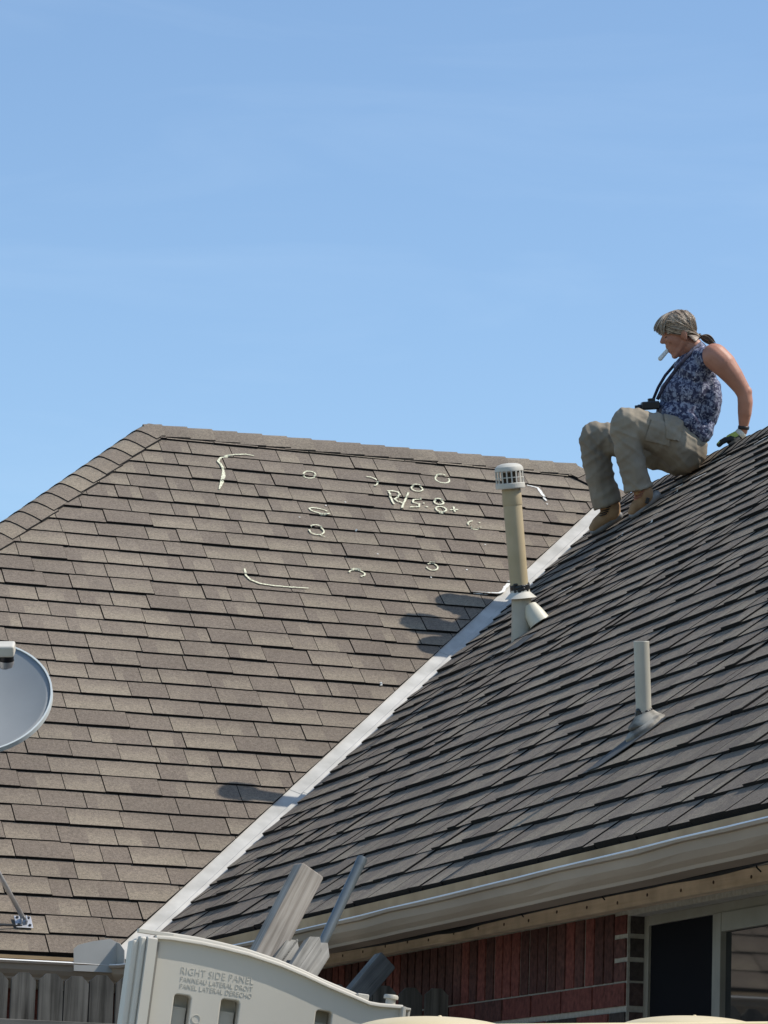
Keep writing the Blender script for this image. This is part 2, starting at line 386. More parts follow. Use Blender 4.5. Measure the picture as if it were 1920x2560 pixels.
def lay(plane, key, v_max, urange, clips, seed, wp=WP):
    r = random.Random(seed); ncourse = int(v_max/E_)+1
    for i in range(ncourse):
        v0 = i*E_
        u = urange(v0)[0]-r.uniform(0, .25); u1 = urange(v0)[1]
        last = None
        while u < u1:
            wi = r.choices(range(len(WID)), wp)[0]; k = r.randrange(7)
            if (wi, k) == last: k = (k+1) % 7
            last = (wi, k); w = WID[wi]
            poly, T, lk = VAR[(wi, k)]
            dv = r.uniform(-.0016, .0016); du = 0
            P = [(p[0]+u, p[1]+v0+dv) for p in poly]
            if key == 'B': P = [(P[0][0]+.0012, P[0][1]), (P[1][0]-.0012, P[1][1]), (P[2][0]-.0012, P[2][1]), (P[3][0]+.0012, P[3][1])]
            Q = P
            for n_, d_ in clips(v0): Q = clip(Q, n_, d_)
            if v0+E_ > v_max-.0: Q = clip(Q, (0, 1), v_max)
            if len(Q) >= 3:
                same = len(Q) == 4 and all(abs(a[0]-b[0])+abs(a[1]-b[1]) < 1e-6 for a, b in zip(Q, P))
                c = plane.P(u+w/2, v0+E_/2); d = c-EYE; dep = d.dot(fwd)
                px = 960+FPX*d.dot(right)/dep; py = 1280-FPX*d.dot(up)/dep
                vis = -20 < px < 1930 and 900 < py < 2430 and dep > 0
                if key == 'B' and py > 2520-(px-280)*.26: vis = vis and True
                score = w*abs(plane.N.dot(d.normalized()))/dep**2 if (vis and same) else 0
                pieces.append((score, key, plane, u, v0+dv, (wi, k), Q))
            u += w + r.uniform(-.0008, .0012)
dn = math.sqrt(1+CO*CO)
def clipsA(v0):
    c = [((-1, CO), -(AX0-VA*CO))]                         # left hip
    if v0 < VB-.02: c.append(((1, -CO), XB-.067*dn))       # valley
    else: c.append(((1, CO), AX1+VA*CO))                   # right hip
    return c
def rangeA(v0): return (AX0-(VA-v0)*CO, (XB+v0*CO if v0 < VB-.02 else AX1+(VA-v0)*CO)+.22)
lay(PA, 'A', VA, rangeA, clipsA, 21)
def clipsB(v0): return [((-1, -CO), YA-.050*dn)]            # valley: u = -y, y <= YA + v*CO - off
def rangeB(v0): return (-(YA+v0*CO)-.25, -YEND)
lay(PB, 'B', VB, rangeB, clipsB, 33, [.12, .16, .18, .16, .12, .1, .08, .05, .03])
PL = Plane((ex0, 0, ZE), (0, -1, 0), (CO, 0, SI))           # left end slope of the main roof
lay(PL, 'A', VA, lambda v0: (-(A_back-v0*CO)-.1, -(YA+v0*CO)+.1), lambda v0: [((1, CO), -YA), ((-1, CO), A_back)], 51)
pieces = [(0 if q[2] is PL else q[0],)+q[1:] for q in pieces]
pieces.sort(key=lambda t: -t[0])
def rot_of(plane):
    return Matrix((plane.U, plane.V, plane.N)).transposed()
acc = {'A': ([], [], [], []), 'B': ([], [], [], [])}
jr = random.Random(3)
for idx, (sc, key, plane, u, v, vk, Q) in enumerate(pieces):
    poly, T, lk = VAR[vk]; w = WID[vk[0]]
    if idx < 300 and sc > 0:
        if vk not in VMESH:
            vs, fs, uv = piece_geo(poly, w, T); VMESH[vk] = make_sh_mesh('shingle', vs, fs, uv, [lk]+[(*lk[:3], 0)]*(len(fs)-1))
        o = bpy.data.objects.new('shingle', VMESH[vk]); COL.objects.link(o)
        o.parent = main_roof if key == 'A' else wing_roof
        o.matrix_parent_inverse = parent_world(o.parent).inverted()
        q = rot_of(plane).to_quaternion(); o.rotation_euler = q.to_euler(); o.location = plane.P(u, v)
    else:
        Vs, Fs, Us, Ls = acc[key]; n0 = len(Vs)
        loc = [(p[0]-u, p[1]-v) for p in Q]
        T2 = (T if key == 'A' else T*1.25)+jr.uniform(-.0006, .0006)
        vs, fs, uv = piece_geo(loc, w, T2)
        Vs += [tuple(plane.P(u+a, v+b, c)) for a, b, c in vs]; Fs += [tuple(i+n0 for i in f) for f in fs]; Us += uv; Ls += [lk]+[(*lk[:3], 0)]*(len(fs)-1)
for key, par in (('A', main_roof), ('B', wing_roof)):
    Vs, Fs, Us, Ls = acc[key]
    o = link('shingle_field', make_sh_mesh('shingle_field', Vs, Fs, Us, Ls), None, par); o['kind'] = 'stuff'
    o.matrix_parent_inverse = parent_world(par).inverted()

# ---- hip and ridge caps: bent shingles lapped along the edges
def caps(P0, P1, side1, side2, n_exp, parent, half=.118, seed=1, flip=False, name='cap_shingle', rise=.009):
    """P0 low end -> P1 high end; side vectors: unit, in the two planes, away from the edge"""
    r = random.Random(seed); P0, P1 = Vector(P0), Vector(P1); d = (P1-P0).normalized(); Lh = (P1-P0).length
    side1, side2 = Vector(side1).normalized(), Vector(side2).normalized(); ex = .128; n = int(Lh/ex)+1
    Up = (-(side1+side2)); Up = (Up - d*Up.dot(d)).normalized()
    for i in range(n):
        a = i*ex; b = min(a+ex+.03, Lh+.02)
        hw = half+r.uniform(-.004, .004); rows = []
        sk = r.uniform(-.004, .004)
        for (t, lift) in ((a, rise+.004), (b, rise-.004)):
            A = side1*hw; B = side2*hw; drop = -(A.dot(Up)); C0 = Up*(drop+.003)
            row = []
            for k in range(9):
                q = (0, .2, .38, .46, .5, .54, .62, .8, 1)[k]; t_ = abs(1-2*q); pt = (A if q < .5 else B)*t_ - Up*.007*max(0, 1-t_/.2)
                lf = lift if 0 < k < 8 else lift-.006
                row.append(P0 + d*(t+sk*(q-.5)) + pt + Up*(lf+.002))
            rows.append(row)
        low = [p-Up*.010 for p in rows[0]]; high = [p-Up*.010 for p in rows[1]]
        vs = rows[0]+rows[1]+low+high; fs = []; uv = []; tone = r.uniform(.2, .9)
        def uvq(k, v0, v1): return None
        for k in range(8):
            fs.append((k, k+1, 9+k+1, 9+k)); uv.append([(k/8, 0), ((k+1)/8, 0), ((k+1)/8, .7), (k/8, .7)])
            fs.append((18+k, 18+k+1, k+1, k)); uv.append([(0, 0)]*4)
        fs.append((0, 9, 27, 18)); fs.append((8, 26, 35, 17)); uv += [[(0, 0)]*4]*2
        me = make_sh_mesh(name, vs, fs, uv, [(tone, tone, 2, 1), (tone, tone, 2, 0)]*8+[(tone, tone, 2, 0)]*2)
        bm = bmesh.new(); bm.from_mesh(me); bmesh.ops.recalc_face_normals(bm, faces=bm.faces); bm.to_mesh(me); bm.free()
        o = link(name, me, None, parent); o.matrix_parent_inverse = parent_world(parent).inverted()
dirV = Vector((0, CO, SI)); 
hipd = Vector((CO, CO, SI)).normalized()
s1 = Vector((1, 0, 0)); s1 = s1 - hipd*s1.dot(hipd)          # in plane A, to the right of the hip
s2 = Vector((0, 1, 0)); s2 = s2 - hipd*s2.dot(hipd)          # on the end slope
caps((AX0-VA*CO, YA, ZE), (AX0, YR, ZA), s1, s2, 0, main_roof, seed=4)
caps((AX1, YR, ZA), (AX0, YR, ZA), -dirV, Vector((0, CO, -SI)), 0, main_roof, seed=5, rise=.010)
hip2 = Vector((-CO, CO, SI)).normalized()
q1 = Vector((-1, 0, 0)); q1 = q1-hip2*q1.dot(hip2); q2 = Vector((0, 1, 0)); q2 = q2-hip2*q2.dot(hip2)
caps((AX1+VA*CO, YA, ZE), (AX1, YR, ZA), q1, q2, 0, main_roof, seed=6)
caps((RX, YEND, RZ), (RX, RY1, RZ), -Vector((CO, 0, SI)), Vector((CO, 0, -SI)), 0, wing_roof, seed=8)

# ---- valley metal: W profile
vd = Vector((CO, CO, SI)); vd.normalize()
C0 = Vector((XB, YA, ZE)); vlen = VB*math.sqrt(1+CO*CO)
pA = Vector((-1, 0, 0)); pA = (pA - vd*pA.dot(vd)).normalized(); pB = Vector((0, -1, 0)); pB = (pB-vd*pB.dot(vd)).normalized()
vfl = None
seams = [-.03, vlen*.30, vlen*.60, vlen*.985]
for i in range(3):
    a, b = seams[i], seams[i+1]+.012
    lift = .0022*(2-i)*0 + .0015*i
    prof = [pA*.16+PA.N*(-.0215), pA*.064+PA.N*(-.0138), pA*.011+PA.N*(-.011), (PA.N+PB.N).normalized()*.004, pB*.011+PB.N*(-.011), pB*.050+PB.N*(-.0138), pB*.16+PB.N*(-.0215)]
    Upv = (PA.N+PB.N).normalized()
    mb = MB(); prof2 = [q+Upv*lift for q in prof]
    vs = [C0+vd*a+q for q in prof2]+[C0+vd*b+q for q in prof2]+[C0+vd*a+q-Upv*.001 for q in prof2]+[C0+vd*b+q-Upv*.001 for q in prof2]
    fs = [(k, k+1, 8+k, 7+k) for k in range(6)]+[(15+k, 14+k, 21+k, 22+k) for k in range(6)]+[(k+1, k, 14+k, 15+k) for k in range(6)]
    mb.add(vs, fs); o = mb.obj('valley_flashing', M['valley'], main_roof)

# ---- gutters, fascia, soffit
PROF = [(.0, -.012), (.0, -.068), (.066, -.068), (.069, -.060), (.084, -.049), (.097, -.034), (.102, -.012), (.1125, -.0105), (.1140, -.003), (.111, .001), (.104, .0015), (.099, -.002)]
GZ = ZE-.062
def sweep(path, dirs, prof, name, m, parent, wob=0, th=.0022, seed=3, closed=False):
    mb = MB(); r = random.Random(seed); n = len(prof); vs = []; fs = []
    for i, (p, d) in enumerate(zip(path, dirs)):
        wz = r.uniform(-wob, wob); wd = r.uniform(-wob, wob)
        for k, (o_, z_) in enumerate(prof):
            kk = 1 if k > n*.55 else .3
            vs.append(Vector(p)+Vector(d)*(o_+wd*kk)+Vector((0, 0, z_+wz*kk)))
    for i in range(len(path)-1):
        for k in range(n-1+(1 if closed else 0)):
            k2 = (k+1) % n; fs.append((i*n+k, i*n+k2, (i+1)*n+k2, (i+1)*n+k))
    mb.add(vs, fs); o = mb.obj(name, m, parent)
    if not closed: s_ = o.modifiers.new('solid', 'SOLIDIFY'); s_.thickness = th; s_.offset = 0
    return o
xs = [ex0+.1] + [ex0+.1+(XB-ex0-.1)*k/12 for k in range(1, 12)]
def gz(y):
    K = ((3, .004), (8, .0), (10, -.008), (12, -.015), (13, -.006), (14.2, .020))
    for (a, za), (b, zb) in zip(K[:-1], K[1:]):
        if a <= y <= b: return GZ+za+(zb-za)*(y-a)/(b-a)
    return GZ
pathA = [(x, YA+.012, GZ+.021) for x in xs]+[(XB+.012, YA+.012, GZ+.020)]
dirsA = [(0, -1, 0)]*len(xs)+[(-1, -1, 0)]
ys = [YA+.012-(YA-YEND)*k/34 for k in range(1, 35)]
pathB = [(XB+.012, YA+.012, GZ+.020)]+[(XB+.012, y, gz(y)) for y in ys]; dirsB = [(-1, -1, 0)]+[(-1, 0, 0)]*len(ys)
gutter = thing('dummy', '', '')
bpy.data.objects.remove(gutter)
gA = sweep(pathA, dirsA, PROF[:9], 'gutter', M['gutter'], house, .0012)
gB = sweep(pathB, dirsB, PROF[:9], 'gutter', M['gutter'], house, .0036, seed=9)
lipA = sweep(pathA, dirsA, PROF[8:], 'gutter_lip', M['lip_glint'], gA, .0012)
lipB = sweep(pathB, dirsB, PROF[8:], 'gutter_lip', M['lip_glint'], gB, .0036, seed=9)
for par, ob in ((gA, lipA), (gB, lipB)): pass
mb = MB().box((ex0+.02, YA+.014, ZE-.11), (XB+.03, YA+.034, ZE-.012)); mb.obj('fascia', M['fascia'], house)
mb = MB().box((XB+.014, YEND, ZE-.11), (XB+.034, YA+.034, ZE-.012)); fB = mb.obj('fascia', M['fascia'], house)
# hidden hangers across the gutter
for y in [YA-.9-k*.62 for k in range(14)]:
    mb = MB().box((XB-.088, y-.012, gz(y)-.006), (XB+.012, y+.012, gz(y)-.003)).box((XB+.004, y-.016, gz(y)-.02), (XB+.0125, y+.016, gz(y)+.026))
    mb.tube([(XB+.012, y, GZ+.008), (XB-.004, y, GZ+.008)], .006, 8); mb.obj('gutter_hanger', M['frame'], gB)
XW = 4.03*.888; SZ = 1.6+(2.577-1.6)*.888
YWA = YA+.27
mb = MB().box((XB+.034, YEND+.2, SZ), (XW+.12, YWA+.1, SZ+.012)).box((ex0+.2, YA+.034, SZ), (XW, YWA+.1, SZ+.011)); mb.obj('soffit', M['soffit'], house)
# drip edge seen under the first course
MB().box((XB-.004, YEND, ZE-.072), (XB+.0135, YA-.012, ZE-.0165)).obj('drip_edge', M['fascia'], house)
MB().box((ex0+.05, YA-.004, ZE-.030), (XB-.006, YA+.0135, ZE-.0165)).obj('drip_edge', M['fascia'], house)
# pine trim board with nails
mb = MB().box((XW-.036, YEND+.4, SZ-.0405), (XW+.002, YWA-.02, SZ-.001)); trim = mb.obj('trim_board', M['pine'], house, bevel=.002)
M['rust'] = mat('rusty_nail', (.07, .035, .02), .8)
for k in range(40):
    y = YEND+.6+k*.232+lr.uniform(-.02, .02)
    if y > YWA-.1: break
    MB().lathe((XW-.0355, y, SZ-.019+lr.uniform(-.006, .006)), (-1, 0, 0), [(.0045, 0), (.0045, .0025)], 8).obj('nail', M['rust'], trim)
# splash guard on the corner
def onw(px, py, y): return on(1, y, px, py)
ysg = YA-.102; z0g = GZ-.01
a = onw(186, 2398, ysg); b = onw(184, 2372, ysg); c = onw(196, 2362, ysg); d = onw(232, 2353, ysg); e_ = onw(276, 2347, ysg)
xr = XB-.102+.028
poly = [(a.x, ysg, z0g), (b.x, ysg, b.z), (c.x, ysg, c.z), (d.x, ysg, d.z), (e_.x, ysg, e_.z), (xr, ysg, e_.z-.012), (xr+.004, ysg, z0g)]
M['splash'] = NM('splash_guard_paint', (.36, .355, .33), (.44, .435, .41), .6, scale=6)
mb = MB().prism(poly, (0, .0018, 0)); mb.obj('splash_guard', M['splash'], gA)
poly = [(xr+.004, ysg, z0g), (xr, ysg, e_.z-.012), (xr, ysg-.05, e_.z-.02), (xr, ysg-.13, e_.z-.05), (xr, ysg-.15, z0g)]
MB().prism(poly, (.0018, 0, 0)).obj('splash_guard', M['splash'], gB)
# black cables slung below the soffit
def cable_or_shadow(pts, X, r, name='cable_or_shadow'):
    P = [on(0, X, *q) for q in pts]; out = []
    for i in range(len(P)-1):
        for t in (0, .25, .5, .75): 
            p0 = P[max(i-1, 0)]; p1 = P[i]; p2 = P[i+1]; p3 = P[min(i+2, len(P)-1)]
            out.append(.5*((2*p1)+(p2-p0)*t+(2*p0-5*p1+4*p2-p3)*t*t+(3*p1-p0-3*p2+p3)*t**3))
    out.append(P[-1]); return MB().tube(out, r, 8).obj(name, M['cable_or_shadow'], house, smooth=True)
cable_or_shadow([(700, 2365), (830, 2357), (893, 2365), (920, 2345), (1000, 2333), (1060, 2333), (1150, 2324), (1240, 2292), (1300, 2273), (1410, 2250), (1500, 2228), (1630, 2209), (1770, 2188), (1880, 2160), (1990, 2128)], XB+.075, .0068)
cable_or_shadow([(800, 2385), (900, 2368), (1000, 2352), (1150, 2320), (1300, 2285), (1500, 2240), (1640, 2213), (1800, 2166), (1990, 2122)], XB+.095, .0052)
for px, py in ((1300, 2272), (1502, 2228), (1890, 2156)):
    p = on(0, XB+.085, px, py); MB().tube([p+Vector((0, 0, .012)), p+Vector((0, -.004, -.012)), p+Vector((0, -.03, -.024))], .002, 6).obj('cable_clip', M['cable_or_shadow'], house)

# ---- walls, window, bricks
BW, BH = .244, .078; SOLD_Z = SZ-.0405; SOLD_H = .187
zc = SOLD_Z-SOLD_H-.006                       # top of the stretcher courses
WY1 = 10.607*.888; WY0 = WY1-1.45; WZ1 = zc+SOLD_H-.008; WZ0 = zc-BH*14
rec = .055
mw = MB()
mo = .005
mw.box((XW+mo, WY1, 0), (XW+.11, YWA+.1, SZ)).box((XW+mo, YEND+.3, 0), (XW+.11, WY0, SZ)).box((XW+mo, WY0, 0), (XW+.11, WY1, WZ0)).box((XW+mo, WY0, WZ1), (XW+.11, WY1, SZ))
mw.box((ex0+.27, YWA+mo, 0), (XW+mo, YWA+.11, SZ)).box((ex0+.27, YWA+.11, 0), (ex0+.38, A_back-.27, SZ)).box((ex0+.38, A_back-.38, 0), (XE-.3, A_back-.27, SZ))
mw.box((XE-.41, YEND+.3, 0), (XE-.3, A_back-.38, SZ)).box((XW+.11, YEND+.3, 0), (XE-.41, YEND+.41, SZ))
mw.prism([(XB+.1, YEND+.33, SZ+.02), (XE-.1, YEND+.33, SZ+.02), (RX, YEND+.33, RZ-.14)], (0, .06, 0))
wall = mw.obj('brick_wall', M['mortar'], house)
br = random.Random(17)
def bcol():
    t = br.random()
    if t < .5: c = (.135, .043, .034)
    elif t < .82: c = (.085, .036, .030)
    else: c = (.06, .046, .040)
    k = br.uniform(.75, 1.2); return (c[0]*k, c[1]*k, c[2]*k, 1)
bricks = []   # boxes with score
def brick(a, b, col=None): bricks.append((a, b, col or bcol()))
# wing west wall (faces -X)
y = WY1-.005
def yjit(): return br.uniform(-.0012, .0012)
yy = YWA
k = 0
z = zc+.006
for k in range(3):
    z2 = min(z+.050, SOLD_Z-.004); brick((XW+yjit(), WY1+.004, z), (XW+.07, WY1+.088, z2)); brick((XW+.012, WY1-.0035, z), (XW+rec-.002, WY1+.0025, z2), (.05, .04, .036, 1)); z = z2+.013  # jamb bricks get a darker colour that paints in the recess shade
y = WY1+.094
while y < YWA-.02:                                      # soldier course left of the window
    brick((XW+yjit(), y+.004, zc+.005), (XW+.07, min(y+.068, YWA-.002), SOLD_Z-.004)); y += .0775
y = WY0
while y > YEND+.35: brick((XW+yjit(), y-.068, zc+.005), (XW+.07, y-.004, SOLD_Z-.004)); y -= .0775
row = 0; z = zc
while z-BH > 0:
    off = (BW+.01)/2 if row % 2 else 0
    y = WY1
    first = True
    while y < YWA-.02:
        w = BW if not (first and off) else BW/2-.005
        brick((XW+yjit(), y+.004, z-BH+.017), (XW+.07, min(y+w, YWA-.002), z)); y += w+.010; first = False
    y = WY0; first = True
    while y > YEND+.35:
        w = BW if not (first and off) else BW/2-.005
        brick((XW+yjit(), y-w, z-BH+.017), (XW+.07, y-.004, z)); y -= w+.010; first = False
    if z < WZ0+.01:
        y = WY0
        while y < WY1-.02:
            brick((XW+yjit(), y+.004, z-BH+.017), (XW+.07, min(y+BW, WY1), z)); y += BW+.01
    # main wall facing -Y
    x = ex0+.27
    while x < XW-.02:
        w = BW if not (x < ex0+.28 and off) else BW/2
        brick((x+.004, YWA+yjit(), z-BH+.017), (min(x+w, XW-.002), YWA+.06, z)); x += w+.010
    z -= BH; row += 1
x = ex0+.27
while x < XW-.03: brick((x+.004, YWA+yjit(), zc+.005), (min(x+.068, XW-.002), YWA+.06, SOLD_Z-.004)); x += .0775
z = zc
while z-BH > WZ0:
    brick((XW+.012, WY1-.0035, z-BH+.017), (XW+rec-.002, WY1+.0025, z), (.07, .045, .04, 1)); z -= BH  # darkened jamb bricks again, shade of the recess put into the colour
def screen_of(c):
    d = Vector(c)-EYE; dep = d.dot(fwd); return 960+FPX*d.dot(right)/dep, 1280-FPX*d.dot(up)/dep
bmeshes = {}; bi = MB(); bl = []; nb = 0
for a, b, col in bricks:
    c = ((a[0]+b[0])/2, (a[1]+b[1])/2, (a[2]+b[2])/2); px, py = screen_of((a[0], c[1], c[2]))
    if a[0] > XW-.01 and 880 < px < 1930 and 2290 < py < 2570 and nb < 290:
        nb += 1
        key = (round(b[0]-a[0], 2), round(b[1]-a[1], 3), round(b[2]-a[2], 3), int(br.random()*5))
        if key not in bmeshes:
            h = [(b[i]-a[i])/2 for i in range(3)]
            me = MB().box([-q for q in h], h).fixed('brick'); look_attr(me, [col]*6); me.materials.append(M['brick']); bmeshes[key] = me
        o = bpy.data.objects.new('brick', bmeshes[key]); COL.objects.link(o); o.parent = wall; o.matrix_parent_inverse = parent_world(wall).inverted(); o.location = c
    else: bi.box(a, b); bl += [col]*6
me = bi.mesh('bricks'); look_attr(me, bl); me.materials.append(M['brick'])
o = link('brick_field', me, None, wall); o['kind'] = 'stuff'; o.matrix_parent_inverse = parent_world(wall).inverted()
# window in its recess
XF = XW+rec
jamb = MB()
jz = zc
win = MB().box((XF-.004, WY0, WZ0), (XF+.03, WY0+.03, WZ1)).box((XF-.004, WY1-.034, WZ0), (XF+.03, WY1-.001, WZ1)).box((XF-.0035, WY0+.03, WZ1-.026), (XF+.03, WY1-.034, WZ1)).box((XF-.0035, WY0+.03, WZ0), (XF+.03, WY1-.034, WZ0+.03))
ym = 10.03*.888
win.box((XF-.008, ym-.010, WZ0+.03), (XF+.028, ym+.014, WZ1-.026)).box((XF-.012, ym-.05, WZ0+.03), (XF+.020, ym-.018, WZ1-.026))
win.box((XF-.010, WY0+.03, WZ1-.075), (XF+.02, ym-.05, WZ1-.026)).box((XF-.03, WY0-.02, WZ1+.001), (XF+.01, WY1+.005, WZ1+.012))
winp = win.obj('window', M['frame'], house, bevel=.0015)
M['glass'] = mat('window_glass', (.012, .014, .016), .03, spec=1.0)
MB().box((XF+.004, WY0+.03, WZ0+.03), (XF+.008, ym-.05, WZ1-.075)).obj('pane', M['glass'], winp)
MB().box((XF+.004, ym+.014, WZ0+.03), (XF+.009, WY1-.034, WZ1-.026)).obj('insect_screen', M['screen'], winp)
MB().box((XF-.002, WY0+.03, WZ0+.45), (XF+.012, ym-.05, WZ0+.48)).obj('sash_rail', M['frame'], winp)
MB().box((XF+.2, WY0-.2, WZ0-.2), (XF+.22, WY1+.2, WZ1+.03)).obj('back_sheet', M['black'], winp)  # black sheet behind the window opening

# ------------------------------------------------------------------ chalk marks on the shingles
def chalk(plane, pts, wpx, parent, m, name='chalk_mark', closed=False, breaks=.0, seed=1):
    r = random.Random(seed+len(pts)); P = [plane.hit(*q, w=.002) for q in pts]
    if closed: P.append(P[0])
    # resample
    S_ = []
    for i in range(len(P)-1):
        a, b = P[i], P[i+1]; wa = wpx[min(i, len(wpx)-1)]; wb = wpx[min(i+1, len(wpx)-1)]
        n = max(2, int(math.dist(a, b)/.008))
        for k in range(n): t = k/n; S_.append((a[0]+(b[0]-a[0])*t, a[1]+(b[1]-a[1])*t, wa+(wb-wa)*t))
    S_.append((*P[-1], wpx[-1])); mb = MB(); n = len(S_); on_ = True; vs = []; fs = []
    for i in range(n):
        u, v, w = S_[i]; u0, v0, _ = S_[max(i-1, 0)]; u1, v1, _ = S_[min(i+1, n-1)]
        tx, ty = u1-u0, v1-v0; l = math.hypot(tx, ty) or 1; nx, ny = -ty/l, tx/l
        w2 = w*1.25*r.uniform(.82, 1.1)/2; j = r.uniform(-.0012, .0012)
        for s_ in (-1, 1):
            uu, vv = u+nx*(w2*s_+j), v+ny*(w2*s_+j)
            vs.append(plane.P(uu, vv, sh_top(vv)+.0042))
    skip = False
    for i in range(n-1):
        if r.random() < .10: skip = r.random() < breaks
        if not skip: fs.append((2*i, 2*i+1, 2*i+3, 2*i+2))
    nt_ = len(vs)
    mb.add(vs+[v-plane.N*.001 for v in vs], fs+[tuple(q+nt_ for q in f[::-1]) for f in fs])
    o = mb.obj(name, m, parent); return o
Z1 = lambda x, y: (500+x/3.318, 1100+y/3.318)
Z2 = lambda x, y: (900+x/2.765, 1100+y/2.765)
def ring(f, cx, cy, rx, ry, tilt=0, arc=(0, 360), n=18):
    out = []
    for k in range(n+1):
        a = math.radians(arc[0]+(arc[1]-arc[0])*k/n); x, y = rx*math.cos(a), ry*math.sin(a); t = math.radians(tilt)
        out.append(f(cx+x*math.cos(t)-y*math.sin(t), cy+x*math.sin(t)+y*math.cos(t)))
    return out
cw = .0085
chalk(PA, [Z1(*q) for q in ((450, 132), (380, 118), (300, 122), (175, 138), (150, 172), (175, 205), (195, 245), (195, 300), (180, 350), (158, 405))], [.005, .007, .008, .008, .010, .010, .010, .017, .013, .006], main_roof, M['chalk'])
for i, (f, a) in enumerate(((Z1, (908, 284, 50, 26, 5, (0, 350))), (Z1, (1415, 338, 60, 30, 18, (-20, 320))), (Z1, (990, 588, 84, 20, 14, (-10, 320))), (Z1, (968, 745, 62, 38, 12, (-150, 175))),
              (Z1, (1305, 1098, 66, 27, 10, (-190, 60))), (Z2, (570, 267, 50, 27, 14, (-40, 290))), (Z2, (395, 330, 40, 21, 10, (-10, 340))), (Z2, (797, 585, 43, 26, 10, (-60, 130))), (Z2, (790, 583, 43, 26, 10, (150, 250))), (Z2, (500, 872, 40, 26, 14, (-150, 160))))):
    chalk(PA, ring(f, *a), [cw*.8], main_roof, M['chalk'], breaks=.05, seed=i)
chalk(PA, [Z1(*q) for q in ((985, 780), (1040, 805))], [.007, .003], main_roof, M['chalk'], seed=5)
chalk(PA, [Z1(*q) for q in ((368, 1065), (380, 1110), (420, 1155), (500, 1190), (600, 1207), (750, 1220), (900, 1228))], [.007, .010, .010, .009, .008, .008, .005], main_roof, M['chalk'])
chalk(PA, [Z2(*q) for q in ((1155, 305), (1230, 325), (1245, 350), (1265, 385), (1290, 415))], [.006, .009, .013, .012, .008], main_roof, M['chalk_w'])
chalk(PA, [Z2(*q) for q in ((785, 1052), (880, 1058), (960, 1060), (990, 1045), (1005, 1015), (1028, 990), (1028, 975))], [.005, .008, .009, .012, .014, .016, .012], main_roof, M['chalk_w'])
for i, st in enumerate((((200, 356), (215, 395), (234, 442)), ((190, 350), (225, 350), (262, 358), (276, 378), (240, 402), (262, 420), (292, 432)), ((335, 362), (318, 400), (300, 440), (288, 472)),
           ((424, 402), (372, 405), (366, 428), (412, 438), (408, 462), (345, 464)), ((438, 430), (446, 436)), ((458, 456), (468, 463)), ((624, 484), (678, 480)), ((647, 458), (656, 498)))):
    chalk(PA, [Z2(*q) for q in st], [.008], main_roof, M['chalk'], 'chalk_writing', seed=i)
chalk(PA, ring(Z2, 546, 424, 32, 17, 10), [.008], main_roof, M['chalk'], 'chalk_writing')
chalk(PA, ring(Z2, 560, 478, 36, 20, 10), [.008], main_roof, M['chalk'], 'chalk_writing')
for i, (f, x, y) in enumerate(((Z1, 1200, 515), (Z1, 1040, 535), (Z1, 822, 632), (Z1, 1290, 744), (Z1, 1468, 942), (Z2, 1290, 438), (Z2, 118, 785), (Z2, 488, 940), (Z2, 862, 715), (Z2, 735, 890))):
    p = f(x, y); chalk(PA, [p, (p[0]+3.5, p[1]+1.5)], [.006], main_roof, M['chalk_w'], seed=i)
chalk(PA, [(951, 1707), (955, 1711)], [.009], main_roof, M['chalk_w'])
for i, (a, b, w) in enumerate((((1676, 1224), (1764, 1182), .022), ((1700, 1217), (1735, 1201), .014), ((1790, 1158), (1825, 1137), .016), ((1884, 1110), (1925, 1086), .02), ((1540, 1346), (1580, 1318), .014), ((1630, 1290), (1645, 1280), .012),
                 ((1612, 1312), (1640, 1296), .010), ((1395, 1484), (1450, 1452), .010), ((1450, 1440), (1490, 1415), .009), ((1225, 1645), (1275, 1610), .012), ((1684, 1232), (1694, 1224), .012))):
    chalk(PB, [a, ((a[0]+b[0])/2, (a[1]+b[1])/2), b], [w*.3, w, w*.4], wing_roof, M['chalk_w'], seed=i, breaks=.35)

# ------------------------------------------------------------------ vent pipes
def col_between(px0, py0, px1, py1, D): return at(px0, py0, D), at(px1, py1, D)
SB = .888
M['side'] = NM('cream_cone_paint', (.56, .53, .42), (.64, .61, .50), .5, scale=9)
D1 = 17.78*SB; k1 = FPX/D1
vp = thing('vent_pipe', 'tall yellowed vent pipe with slotted round cap, storm collar and side cone', 'vent pipe', at(1297, 1600, D1))
top = at(1277, 1212, D1); bot = at(1309, 1590, D1); ax = (top-bot).normalized(); Lp = (top-bot).length
MB().lathe(bot, ax, [(22.6/k1, 0), (22.8/k1, Lp*.30), (23.2/k1, Lp*.6), (23.6/k1, Lp*.9), (23.8/k1, Lp)], 32).obj('pipe', M['pipe_tan'], vp, smooth=.6)
MB().lathe(bot+ax*(Lp*.865), ax, [(24.4/k1, 0), (24.8/k1, .002), (24.6/k1, .05)], 32, caps=False).obj('coupling', M['pipe_tan'], vp, smooth=.6)
cb = at(1276.5, 1222, D1)
cap = MB().lathe(cb, ax, [(36/k1, 0), (37/k1, .004), (37/k1, .022), (35.5/k1, .024), (30/k1, .024), (30/k1, .0)], 36, caps=False)
hgt = 31/k1
cap.lathe(cb+ax*(.022+hgt*.48-.002), ax, [(35.6/k1, 0), (35.6/k1, .004), (34/k1, .004), (34/k1, 0), (35.6/k1, 0)], 36, caps=False)
for i in range(18):
    a = 2*math.pi*i/18; aa = Vector((1, 0, 0)); aa = (aa-ax*aa.dot(ax)).normalized(); bb = ax.cross(aa)
    dr = aa*math.cos(a)+bb*math.sin(a); tt = ax.cross(dr); c = cb+ax*(.022+hgt/2)+dr*(34.8/k1)
    cap.obox(c, dr*.0016, tt*.0030, ax*(hgt/2))
capo = cap.obj('vent_cap', M['pipe_cap'], vp)
z_ = .022+hgt
